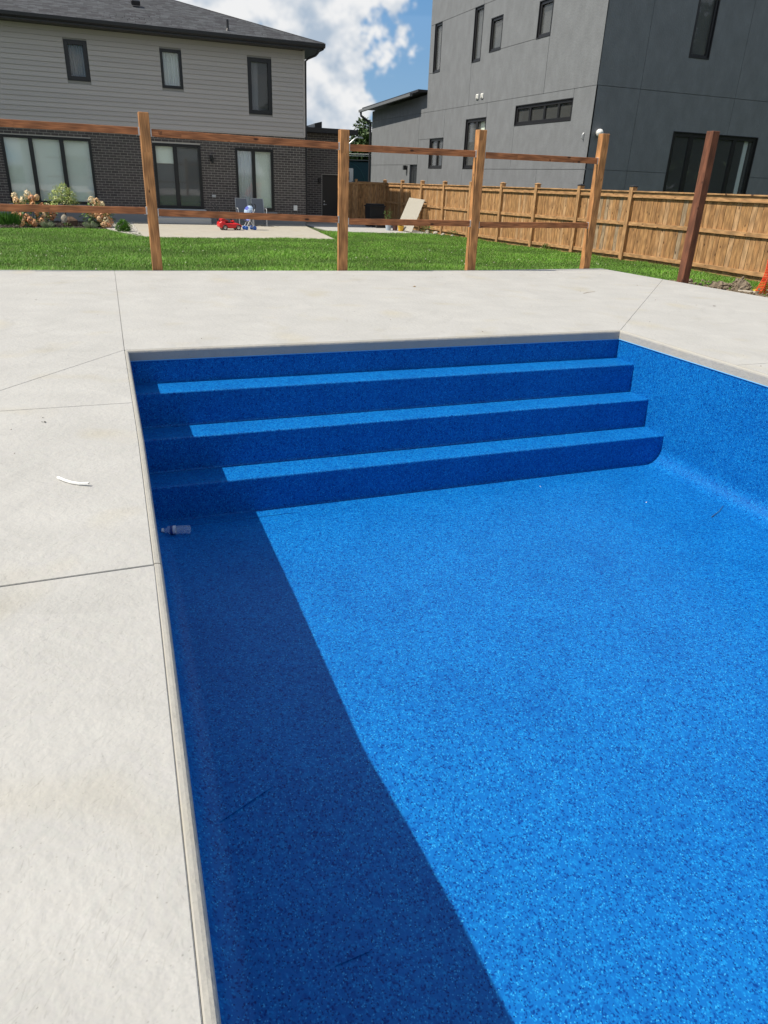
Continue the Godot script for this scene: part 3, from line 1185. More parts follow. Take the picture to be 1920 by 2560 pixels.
	b.box(Vector3(.03, .16, 11.2), at(Vector3(8.83, 5.80, -5.0)), .004)
	put("fascia", b.mesh(M.fascia), h)
	b = MB.new()
	b.tube([Vector3(8.62, 5.76, .60), Vector3(8.62, 5.62, .58), Vector3(8.56, 5.54, .45), Vector3(8.36, 5.46, .1), Vector3(8.29, 5.38, -.04), Vector3(8.29, 4.6, -.06), Vector3(8.29, 2.0, -.06), Vector3(8.29, -.35, -.06)], .04, .04, 10)
	put("downspout", b.mesh(M.fascia), h)

	# hipped roof with laid shingles: deck first
	b = MB.new()
	var sl := .34
	var ez := .60
	var ey := 5.90
	var d := 5.7
	var A := Vector3(-8.75, ey, ez)
	var B := Vector3(8.86, ey, ez)
	var Cc := Vector3(8.86, ey, ez - 2 * d)
	var Dd := Vector3(-8.75, ey, ez - 2 * d)
	var R1 := Vector3(8.86 - d, ey + sl * d, ez - d)
	var R0 := Vector3(-8.75 + d, ey + sl * d, ez - d)
	b.col = Color(.05, .052, .058)
	b.facing([A, B, R1, R0], Vector3(0, 1, .3), [Vector2.ZERO, Vector2.ZERO, Vector2.ZERO, Vector2.ZERO])
	b.facing([B, Cc, R1], Vector3(.3, 1, 0), [Vector2.ZERO, Vector2.ZERO, Vector2.ZERO])
	b.facing([Cc, Dd, R0, R1], Vector3(0, 1, -.3), [Vector2.ZERO, Vector2.ZERO, Vector2.ZERO, Vector2.ZERO])
	b.facing([Dd, A, R0], Vector3(-.3, 1, 0), [Vector2.ZERO, Vector2.ZERO, Vector2.ZERO])
	put("roof", b.mesh(M.shingle), h)
	var tilt := atan(sl)
	var rest := MB.new()
	var cache := {}
	var count := 0
	for row in 42:
		var run := row * .135
		var x := -8.75 + run - .1 + fposmod(row * .137, .33)
		while x < 8.86 - run - .02:
			var wd := rng.randf_range(.15, .36)
			var x1 := minf(x + wd, 8.86 - run)
			var tone := int(rng.randf() * 5.0)
			var near := row < 17 and x > -1.6 + row * .0 and count < 300
			var ct := at(Vector3((x + x1) * .5, ey + sl * (run + .05) + .012, ez + .02 - run - .05), Vector3(tilt, 0, 0))
			var g: float = [.040, .052, .062, .075, .095][tone]
			if near and row < 14 and x > 1.0:
				var key := "%d_%d" % [int((x1 - x) * 25.0), tone]
				if not cache.has(key):
					var sm := MB.new()
					sm.col = Color(g * .90, g * .97, g * 1.10)
					sm.box(Vector3(x1 - x - .003, .010, .150), I, .0)
					cache[key] = sm.mesh(M.shingle)
				put("shingle", cache[key], h, ct)
				count += 1
			else:
				rest.col = Color(g * .90, g * .97, g * 1.10)
				rest.box(Vector3(x1 - x - .003, .010, .150), ct)
			x = x1
	stuff(put("shingles", rest.mesh(M.shingle), h))
	b = MB.new()
	b.col = Color(.055, .057, .063)
	for i in 40:
		var t := (i + .3) / 40.0
		var p := B.lerp(R1, t) + Vector3(0, .015, 0)
		var dir := (R1 - B).normalized()
		var side := Vector3(1, 0, 1).normalized()
		var up := side.cross(dir)
		if up.y < 0:
			up = -up
		b.quad(p - side * .13 - up * .025, p + up * .012, p + dir * .22 + up * .004, p + dir * .22 - side * .13 - up * .03)
		b.quad(p + up * .012, p + side * .13 - up * .025, p + dir * .22 + side * .13 - up * .03, p + dir * .22 + up * .004)
	put("ridge_cap", b.mesh(M.shingle), h)
	b = MB.new()
	var vx := 5.33
	b.tube([Vector3(vx, 6.02, .13), Vector3(vx, 6.42, .13)], .045, .045, 12)
	b.lathe([Vector2(.11, 0), Vector2(.09, .05), Vector2(.06, .09), Vector2(.045, .12)], at(Vector3(vx, 6.03, .13)), 12)
	put("vent_pipe", b.mesh(M.fascia), h)
	b = MB.new()
	b.box(Vector3(.32, .16, .32), at(Vector3(2.35, 7.02, -2.2), Vector3(tilt, 0, 0)), .02)
	put("roof_vent", b.mesh(M.fascia), h)

	# single storey wing set back on the right
	var wing := at(Vector3(0, 0, -2))
	var door := [9.53, 10.42, -.42, 1.47]
	b = MB.new()
	holed(b, 8.24, 10.62, -.17, 3.06, -.25, -.006, [door], wing)
	b.box(Vector3(.25, 3.5, 5.7), at(Vector3(10.495, 1.3, -5.1)))
	b.box(Vector3(2.4, .1, 6.0), at(Vector3(9.4, 2.95, -5.1)))
	put("wing_wall", b.mesh(M.mortar), h)
	bricks(h, 8.245, 10.62, -.17, 37, .0873, -2.0, [[door[0] - .02, door[1] + .02, -.6, door[3] + .02]], 0, 0.0)
	b = MB.new()
	holed(b, 8.24, 10.62, -.56, -.172, -.26, .02, [[door[0], door[1], -.42, 0]], wing)
	put("foundation", b.mesh(M.found), h)
	b = MB.new()
	b.box(Vector3(.05, 1.89, .10), at(Vector3(9.555, .525, -2.05)), .004)
	b.box(Vector3(.89, .05, .10), at(Vector3(9.975, 1.445, -2.05)), .004)
	b.box(Vector3(.86, 1.84, .05), at(Vector3(9.99, .5, -2.08)), .004)
	var sd := put("side_door", b.mesh(M.black), h)
	b = MB.new()
	b.lathe([Vector2(.03, 0), Vector2(.03, .015), Vector2(.012, .02), Vector2(.012, .05)], at(Vector3(9.64, .26, -2.055), Vector3(PI * .5, 0, 0)), 10)
	b.box(Vector3(.11, .018, .016), at(Vector3(9.68, .26, -2.005)), .005)
	b.lathe([Vector2(.028, 0), Vector2(.028, .02), Vector2(0, .022)], at(Vector3(9.64, .39, -2.055), Vector3(PI * .5, 0, 0)), 10)
	put("handle", b.mesh(M.steel), sd)
	b = MB.new()
	b.box(Vector3(.10, .20, .10), at(Vector3(9.40, 1.22, -1.94)), .01)
	put("wall_lamp", b.mesh(M.black), h)
	b = MB.new()
	b.box(Vector3(2.78, .17, .05), at(Vector3(9.62, 3.145, -1.60)), .006)
	b.box(Vector3(2.75, .04, 6.4), at(Vector3(9.60, 3.075, -4.8)))
	b.box(Vector3(.05, .17, 6.4), at(Vector3(10.985, 3.145, -4.82)), .006)
	b.box(Vector3(2.74, .04, 6.4), at(Vector3(9.60, 3.225, -4.8)))
	put("wing_roof", b.mesh(M.fascia), h)
	b = MB.new()
	b.prism(PackedVector2Array([Vector2(9.25, 3.24), Vector2(9.52, 3.24), Vector2(9.52, 3.50), Vector2(9.25, 3.43)]), Vector3(0, 0, -2.0), Vector3.RIGHT, Vector3.UP, Vector3(0, 0, -.4))
	put("roof_box", b.mesh(M.fascia), h)
	b = MB.new()
	b.prism(PackedVector2Array([Vector2(8.94, 3.24), Vector2(9.24, 3.24), Vector2(9.24, 3.42), Vector2(8.94, 3.33)]), Vector3(0, 0, -2.1), Vector3.RIGHT, Vector3.UP, Vector3(0, 0, -.2))
	put("roof_box", b.mesh(M.steel), h)

	# two concrete steps below the patio door
	var s := thing("doorstep", "two pale concrete steps below the black patio door", "steps", Vector3(3.2, -.47, -25))
	b = MB.new()
	b.box(Vector3(2.0, .22, .95), at(Vector3(0, .11, .50)), .02)
	put("tread", b.mesh(M.step), s)
	b = MB.new()
	b.box(Vector3(1.85, .28, .5), at(Vector3(-.02, .36, .27)), .02)
	put("tread", b.mesh(M.step), s)

func bricks(h: Node3D, x0: float, x1: float, y0: float, courses: int, ch: float, zoff: float, holes: Array, singles: int, from_x: float) -> void:
	var rest := MB.new()
	var cache := {}
	var left := singles
	var L := .254
	for k in courses:
		var y := y0 + k * ch
		var ya := y + .005
		var yb := y + ch - .005
		var x := x0 - (L * .5 if k % 2 else 0.0)
		while x < x1:
			var segs := [[maxf(x + .005, x0), minf(x + L - .005, x1)]]
			for q in holes:
				if yb > q[2] + .012 and ya < q[3] - .012:
					var ns := []
					for s in segs:
						if q[1] <= s[0] or q[0] >= s[1]:
							ns.append(s)
						else:
							if q[0] - s[0] > .02:
								ns.append([s[0], q[0]])
							if s[1] - q[1] > .02:
								ns.append([q[1], s[1]])
					segs = ns
			for s in segs:
				var w: float = s[1] - s[0]
				if w < .02:
					continue
				var tone := int(rng.randf() * 6.0)
				var g: float = [.088, .100, .110, .118, .130, .106][tone]
				var c := Color(g * 1.10, g * .98, g * .95)
				var p := Vector3((s[0] + s[1]) * .5, (ya + yb) * .5, zoff - .0335 + rng.randf_range(-.001, .001))
				if left > 0 and s[0] > from_x and y > .2:
					var key := "%d_%d" % [int(round(w * 200.0)), tone]
					if not cache.has(key):
						var m := MB.new()
						m.col = c
						m.box(Vector3(w, yb - ya, .067), Transform3D.IDENTITY, .003, 0)
						cache[key] = m.mesh(M.brick)
					put("brick", cache[key], h, at(p))
					left -= 1
				else:
					rest.col = c
					rest.box(Vector3(w, yb - ya, .067), at(p), 0.0, 0)
			x += L
	stuff(put("bricks", rest.mesh(M.brick), h))

# ---------------------------------------------------------------- the grey stucco house
func pts2(a: Array) -> PackedVector2Array:
	var p := PackedVector2Array()
	for i in range(0, a.size(), 2):
		p.append(Vector2(a[i], a[i + 1]))
	return p

func rect2(u0: float, u1: float, v0: float, v1: float) -> PackedVector2Array:
	return pts2([u0, v0, u1, v0, u1, v1, u0, v1])

func build_grey_house() -> void:
	var zc := -14.706
	var h := thing("stucco_house", "tall modern grey stucco house with narrow black windows behind the cedar fence", "house", Vector3(14.5, 0, zc))
	# side wall towards the brick house: u is world z, v is height, w points to -x
	var S := Transform3D(Basis(Vector3(0, 0, 1), Vector3.UP, Vector3(-1, 0, 0)), Vector3(0, 0, -zc))
	# rear wall towards the pool: u is world x
	var F := at(Vector3(-14.5, 0, 0))
	var g := .006
	var side_holes := [[-26.88, -26.18, 5.64, 7.41], [-23.2, -22.51, 5.64, 7.41], [-21.81, -20.96, 5.82, 6.86], [-18.51, -17.68, 5.82, 6.84], [-26.79, -25.38, 1.92, 3.09], [-23.29, -21.6, 1.91, 3.67], [-19.4, -15.88, 3.30, 3.90], [-29.0, -28.11, -.35, 2.05]]
	var rear_holes := [[17.72, 18.48, 5.14, 7.40], [17.67, 21.23, .0, 3.09]]
	var b := MB.new()
	holed(b, -27.34, zc - .032, 4.17, 9.6, -.30, -.028, side_holes, S)
	holed(b, -34.5, zc - .032, -.6, 4.17, -.30, -.028, side_holes, S)
	holed(b, 14.535, 25.0, -.6, 9.6, -.30, -.028, rear_holes, F)
	b.box(Vector3(.3, 10.2, 12.6), at(Vector3(10.65, 4.5, -6.35)))
	b.box(Vector3(.3, 4.8, 7.1), at(Vector3(10.65, 1.8, -16.25)))
	b.box(Vector3(10.5, 5.4, .3), at(Vector3(5.35, 6.9, -12.48)))
	b.box(Vector3(10.5, 4.8, .3), at(Vector3(5.35, 1.8, -19.65)))
	b.box(Vector3(10.4, .2, 12.4), at(Vector3(5.35, 9.5, -6.25)))
	b.box(Vector3(10.2, .2, 19.3), at(Vector3(5.35, 4.2, -9.9)))
	put("wall", b.mesh(M.reveal), h)
	b = MB.new()
	b.box(Vector3(10.2, .02, 19.3), at(Vector3(5.35, -.1, -9.9)))
	put("floor", b.mesh(M.room), h)
	var T := 4.17
	var panels := [
		rect2(-27.34, -26.89, 5.65, 7.405), pts2([-27.34, T, -23.225, T, -23.225, 5.635, -23.2, 5.635, -23.2, 7.405, -26.17, 7.405, -26.17, 5.635, -27.34, 5.635]),
		pts2([-23.21, T, -17.688, T, -17.688, 5.812, -21.82, 5.812, -21.82, 6.87, -20.95, 6.87, -20.95, 5.826, -18.52, 5.826, -18.52, 6.85, -17.67, 6.85, -17.67, T, zc, T, zc, 7.405, -22.50, 7.405, -22.50, 5.635, -23.21, 5.635]),
		rect2(-27.34, -22.51, 7.42, 9.6), rect2(-22.495, zc, 7.42, 9.6),
		rect2(-34.5, -28.128, 2.065, T - .012), rect2(-34.5, -29.01, -.6, 2.05), rect2(-28.112, -25.387, 3.102, T - .012), rect2(-28.10, -26.815, -.6, 3.088),
		pts2([-26.80, -.6, -23.338, -.6, -23.338, 1.905, -23.30, 1.905, -23.30, 3.68, -21.608, 3.68, -21.608, T - .012, -25.373, T - .012, -25.373, 1.905, -26.80, 1.905]),
		rect2(-23.326, -17.556, -.6, 1.87), pts2([-21.594, 1.884, -19.412, 1.884, -19.412, 3.91, -15.887, 3.91, -15.887, T - .012, -21.594, T - .012]),
		pts2([-19.40, 1.884, zc, 1.884, zc, T - .012, -15.873, T - .012, -15.873, 3.29, -19.40, 3.29]), rect2(-17.544, zc, -.6, 1.87)]
	for p in panels:
		b = MB.new()
		b.prism(p, S * Vector3.ZERO, S.basis.x, S.basis.y, S.basis.z * -.0285, false)
		put("wall_panel", b.mesh(M.stucco), h)
	b = MB.new()
	b.prism(pts2([-34.5, T - .0, -27.345, T, -27.345, 4.86, -34.5, 4.62]), S * Vector3.ZERO, S.basis.x, S.basis.y, S.basis.z * -.0285, false)
	put("wall_panel", b.mesh(M.stucco), h)
	b = MB.new()
	b.prism(rect2(14.50, 25.0, T, 9.6), Vector3(10.5, 0, -7.36), Vector3(0, 0, 1), Vector3.UP, Vector3.ZERO, false)
	var rear := [
		rect2(14.5, 16.09, -.6, 1.885), rect2(14.5, 16.09, 1.897, 4.155), rect2(14.5, 16.09, 4.169, 9.6), rect2(16.102, 17.66, -.6, 1.885),
		pts2([16.102, 1.897, 17.66, 1.897, 17.66, 3.10, 19.868, 3.10, 19.868, 4.155, 16.102, 4.155]),
		pts2([16.102, 4.169, 19.868, 4.169, 19.868, 7.40, 18.49, 7.40, 18.49, 5.13, 17.71, 5.13, 17.71, 7.40, 16.102, 7.40]), rect2(16.102, 19.868, 7.414, 9.6),
		pts2([19.88, 3.10, 21.24, 3.10, 21.24, 1.897, 25, 1.897, 25, 4.155, 19.88, 4.155]), rect2(21.24, 25, -.6, 1.885), rect2(19.88, 25, 4.169, 9.6)]
	for p in rear:
		b = MB.new()
		b.prism(p, F * Vector3.ZERO, F.basis.x, F.basis.y, F.basis.z * -.0285, false)
		put("wall_panel", b.mesh(M.stucco), h)
	# windows
	var n := 0
	for q in [[0, "screen", .09], [1, "screen", .09], [2, "screen", .09], [3, "screen", .10]]:
		window(h, "window", S, side_holes[q[0]], [], q[2], q[1], .03)
	window(h, "window", S, side_holes[4], [[-26.03, .13]], .10, "screen,none", .03)
	window(h, "window", S, side_holes[5], [[-22.40, .16]], .11, "screen,blind", .03)
	window(h, "window", S, side_holes[6], [[-18.47, .12], [-17.55, .10], [-16.70, .10]], .10, "none,none,none,none", .03, "long strip window of four panes")
	window(h, "window", F, rear_holes[0], [], .09, "screen", .03)
	window(h, "sliding_door", F, rear_holes[1], [[18.47, .16], [19.35, .10], [20.30, .14]], .12, "none,none,none,none", .03)
	b = MB.new()
	b.box(Vector3(.16, 3.0, .03), at(Vector3(20.93 - 14.5, 1.52, -.17)))
	put("door_blind", b.mesh(M.curtain), h)
	# side door, lantern
	b = MB.new()
	b.box(Vector3(.87, 2.38, .06), S * at(Vector3(-28.555, .85, -.10)), .004)
	for q in [[-28.76, 1.60], [-28.35, 1.60], [-28.76, .7], [-28.35, .7], [-28.76, 0.05], [-28.35, 0.05]]:
		b.box(Vector3(.26, .62, .02), S * at(Vector3(q[0], q[1] - .05, -.07)), .012)
	put("side_door", b.mesh(M.black), h)
	b = MB.new()
	b.box(Vector3(.05, .34, .03), S * at(Vector3(-29.30, 1.85, .015)), .004)
	b.box(Vector3(.15, .2, .15), S * at(Vector3(-29.36, 1.93, .12)), .015)
	put("wall_lantern", b.mesh(M.black), h)
	# two white vents, a bracket, a round white camera lamp
	for u in [-22.45, -22.05]:
		b = MB.new()
		b.box(Vector3(.18, .18, .04), S * at(Vector3(u, 4.415, .02)), .012)
		for k in 3:
			b.box(Vector3(.14, .03, .03), S * at(Vector3(u, 4.37 + k * .045, .045), Vector3(.5, 0, 0)), .004)
		put("wall_vent", b.mesh(M.white), h)
	b = MB.new()
	b.tube([S * Vector3(-15.03, 2.90, .01), S * Vector3(-15.03, 2.85, .06), S * Vector3(-15.03, 2.76, .07), S * Vector3(-15.02, 2.70, .02)], .018, .012, 8)
	put("bracket", b.mesh(M.steel), h)
	b = MB.new()
	b.lathe([Vector2(0, -.11), Vector2(.05, -.10), Vector2(.085, -.07), Vector2(.108, -.02), Vector2(.11, .02), Vector2(.095, .06), Vector2(.06, .095), Vector2(0, .11)], at(Vector3(.25, 2.90, .12)), 18)
	b.lathe([Vector2(.05, 0), Vector2(.05, .05)], at(Vector3(.25, 2.90, 0), Vector3(PI * .5, 0, 0)), 12)
	put("globe_lamp", b.mesh(M.white), h)
	# low wing's roof, gutter, downspout
	b = MB.new()
	b.prism(pts2([-34.9, 4.70, -27.35, 4.95, -27.35, 5.04, -34.9, 4.79]), S * Vector3(0, 0, .45), S.basis.x, S.basis.y, S.basis.z * -10.9)
	put("low_roof", b.mesh(M.fascia), h)
	b = MB.new()
	b.prism(pts2([-35.1, 4.58, -28.0, 4.82, -28.0, 4.93, -35.1, 4.69]), S * Vector3(0, 0, .58), S.basis.x, S.basis.y, S.basis.z * -.13)
	put("gutter", b.mesh(M.gutter_grey), h)
	b = MB.new()
	b.tube([S * Vector3(-34.95, 4.60, .50), S * Vector3(-34.95, 4.42, .48), S * Vector3(-34.75, 4.2, .2), S * Vector3(-34.60, 4.08, .06), S * Vector3(-34.58, 3.0, .06), S * Vector3(-34.58, -.3, .06)], .06, .06, 10)
	put("downspout", b.mesh(M.fascia), h)

# ---------------------------------------------------------------- bare post and rail frame at the deck's edge
func timber_post(parent: Node, called: String, p: Vector3, top: float, turn: float, m: Material) -> MeshInstance3D:
	var y0 := -.35
	var b := MB.new()
	b.box(Vector3(.138, top - y0, .138), Transform3D.IDENTITY, .006, 1, Vector2(rng.randf(), rng.randf() * 2.0))
	return put(called, b.mesh(m), parent, at(Vector3(p.x, (top + y0) * .5, p.z), Vector3(0, turn, 0)))

func build_frame() -> void:
	var fz := -5.52
	var f := thing("post_and_rail_frame", "unfinished brown timber fence frame of four posts and two rows of rails behind the deck", "fence", Vector3(.69, -.1, fz))
	var base := f.position
	var xs := [.683, 3.54, 5.83, 8.29]
	var zs := [0.0, .17, .21, .06]
	var tops := [2.07, 2.005, 2.125, 2.205]
	for i in 4:
		timber_post(f, "post", Vector3(xs[i] - base.x, 0, zs[i]), tops[i] - base.y, [0.02, -.03, .02, -.02][i], M.post)
	var rails := [[[-2.30, .612, 1.842, 1.835], [.754, 3.469, 1.823, 1.783], [3.611, 5.759, 1.77, 1.78], [5.901, 8.219, 1.768, 1.782]], [[-2.30, .612, .812, .816], [.754, 3.469, .795, .757], [3.611, 5.759, .733, .738], [5.901, 8.219, .72, .738]]]
	for row in 2:
		for i in 4:
			var q: Array = rails[row][i]
			var za: float = zs[i - 1] if i > 0 else -.03
			var zb: float = zs[i]
			var a := Vector3(q[0] - base.x, q[2] - base.y, za + .015)
			var b := Vector3(q[1] - base.x, q[3] - base.y, zb + .015)
			var d := b - a
			var yaw := -atan2(d.z, d.x)
			var pitch := atan2(d.y, Vector2(d.x, d.z).length())
			board("rail", Vector3(d.length(), .092, .038), Transform3D(Basis.from_euler(Vector3(0, yaw, pitch)), (a + b) * .5), M.rail, f, .003, 0)
			# galvanised hangers at both ends
			for e in [[a, 1.0, i > 0], [b, -1.0, true]]:
				if not e[2]:
					continue
				var m := MB.new()
				m.box(Vector3(.022, .104, .052), Transform3D.IDENTITY, .002)
				m.box(Vector3(.045, .003, .046), at(Vector3(e[1] * .02, -.050, 0)))
				put("rail_hanger", m.mesh(M.galv), f, at(e[0] + Vector3(e[1] * .007, 0, 0), Vector3(0, yaw, 0)))
	# dark grading stamps printed on the rails and a post
	var ink := mat(.05, .03, .025, .9)
	for q in [[1.40, 1.812], [1.425, 1.811], [1.445, 1.811], [1.47, 1.810], [.87, 1.826], [.89, 1.818], [.905, 1.826], [4.9, 1.775], [6.6, .732]]:
		var m := MB.new()
		m.box(Vector3(.006, .045, .002), Transform3D.IDENTITY, .0)
		var zz := -.03 + (.17 if q[0] < 3.5 else .19) * clampf((q[0] - .7) / 2.8, 0.0, 1.0)
		put("stamp", m.mesh(ink), f, at(Vector3(q[0] - base.x, q[1] - base.y, zz + .066 - .03 * clampf((q[0] - .7) / 2.8, 0.0, 1.0)), Vector3(0, 0, .1)))
	# the post that stands alone by the right edge
	var s := tag(timber_post(self, "wooden_post", Vector3(8.885, 0, -3.555), 2.205, .04, M.post_dark), "single dark reddish brown timber post by the dirt at the right edge", "post")
	s.name = "wooden_post"

# ---------------------------------------------------------------- cedar fence
func build_cedar_fence() -> void:
	var X := 12.5
	var f := thing("cedar_fence", "long orange brown cedar board fence along the lawn before the grey house", "fence", Vector3(X, -.3, -14))
	var base := f.position
	var zs := [-26.95, -24.85, -22.72, -20.6, -18.4, -16.2, -14.1, -11.9, -9.70, -7.38, -5.0, -2.6, -.2]
	var cap := func(z: float) -> float: return lerpf(1.235, 1.345, clampf((z + 28.0) / 21.0, 0.0, 1.2))
	for i in zs.size():
		var z: float = zs[i]
		var g := ground_y(X, z)
		var top: float = cap.call(z) + .085
		var m := MB.new()
		m.box(Vector3(.135, top - g + .3, .135), Transform3D.IDENTITY, .004, 1, Vector2(rng.randf(), rng.randf() * 2.0))
		var p := put("post", m.mesh(M.cedar_frame), f, at(Vector3(-.03, (top + g - .3) * .5 - base.y, z - base.z)))
		m = MB.new()
		m.box(Vector3(.155, .018, .155), Transform3D.IDENTITY, .003)
		m.facing([Vector3(-.075, .009, -.075), Vector3(.075, .009, -.075), Vector3(0, .04, 0)], Vector3(0, 1, -1), [Vector2.ZERO, Vector2.ZERO, Vector2.ZERO])
		m.facing([Vector3(-.075, .009, .075), Vector3(.075, .009, .075), Vector3(0, .04, 0)], Vector3(0, 1, 1), [Vector2.ZERO, Vector2.ZERO, Vector2.ZERO])
		m.facing([Vector3(-.075, .009, -.075), Vector3(-.075, .009, .075), Vector3(0, .04, 0)], Vector3(-1, 1, 0), [Vector2.ZERO, Vector2.ZERO, Vector2.ZERO])
		m.facing([Vector3(.075, .009, -.075), Vector3(.075, .009, .075), Vector3(0, .04, 0)], Vector3(1, 1, 0), [Vector2.ZERO, Vector2.ZERO, Vector2.ZERO])
		put("cap", m.mesh(M.cap_metal if i >= 7 else M.cedar_frame), p, at(Vector3(0, (top - g + .3) * .5 + .009, 0)))
		if i == zs.size() - 1:
			break
		var z2: float = zs[i + 1]
		var zm := (z + z2) * .5
		var ga := ground_y(X, z)
		var gb := ground_y(X, z2)
		var slope := atan2(float(cap.call(z2)) - float(cap.call(z)), z2 - z)
		var gslope := atan2(gb - ga, z2 - z)
		var cm: float = cap.call(zm)
		var gm := (ga + gb) * .5
		var len := z2 - z - .137
		# a flat cap board, a trim board, three rails
		board("cap_rail", Vector3(.13, .030, len), at(Vector3(-.02, cm - .015 - base.y, zm - base.z), Vector3(-slope, 0, 0)), M.cedar_frame, f, .003, 2)
		board("rail", Vector3(.036, .085, len), at(Vector3(-.032, cm - .078 - base.y, zm - base.z), Vector3(-slope, 0, 0)), M.cedar_frame, f, .003, 2)
		board("trim_board", Vector3(.02, .035, len), at(Vector3(-.052, cm - .135 - base.y, zm - base.z), Vector3(-slope, 0, 0)), M.cedar_frame, f, .002, 2)
		var mid_y := lerpf(gm, cm, .545)
		board("rail", Vector3(.04, .085, len), at(Vector3(-.034, mid_y - base.y, zm - base.z), Vector3(-(slope + gslope) * .5, 0, 0)), M.cedar_frame, f, .003, 2)
		board("rail", Vector3(.04, .085, len), at(Vector3(-.034, gm + .17 - base.y, zm - base.z), Vector3(-gslope, 0, 0)), M.cedar_frame, f, .003, 2)
		board("kick_board", Vector3(.022, .14, len), at(Vector3(.014, gm + .03 - base.y, zm - base.z), Vector3(-gslope, 0, 0)), M.cedar_frame, f, .003, 2)
		var nb := int(round(len / .142))
		var w := len / nb
		for k in nb:
			var zk := z + .0685 + (k + .5) * w
			var gk := lerpf(ga, gb, (zk - z) / (z2 - z))
			var ck: float = cap.call(zk)
			var y0 := gk + .085
			var y1 := ck - .03
			var mm: Material = M.cedar[int(rng.randf() * 4.99)] if rng.randf() < .95 else M.cedar[5]
			board("board", Vector3(.016, y1 - y0, w - .008), at(Vector3(rng.randf_range(-.004, .004), (y0 + y1) * .5 - base.y, zk - base.z)), mm, f, .002)
	# return with a gate up to the brick wing
	var z := -27.02
	var g := thing("side_gate", "shaded brown board fence and gate between the dark brick wing and the cedar fence", "gate", Vector3(11.5, -.5, z))
	var gb := g.position
	for q in [[11.12, 1.34], [10.66, 1.22]]:
		board("post", Vector3(.11, q[1] + .55, .11), at(Vector3(q[0] - gb.x, (q[1] - .55) * .5 - gb.y, -.02)), M.cedar_frame, g)
	var x := 10.72
	while x < 12.40:
		board("board", Vector3(.118, 1.64, .018), at(Vector3(x + .06 - gb.x, .35 - gb.y, rng.randf_range(-.002, .002))), M.cedar[int(rng.randf() * 4.99)], g, .002)
		x += .124
	board("rail", Vector3(.36, .07, .04), at(Vector3(10.89 - gb.x, 1.17 - gb.y, .025)), M.cedar_frame, g, .003, 0)
	board("rail", Vector3(1.25, .07, .04), at(Vector3(11.80 - gb.x, 1.18 - gb.y, .025)), M.cedar_frame, g, .003, 0)
	board("cap_rail", Vector3(1.25, .03, .12), at(Vector3(11.80 - gb.x, 1.23 - gb.y, 0)), M.cedar_frame, g, .003, 0)

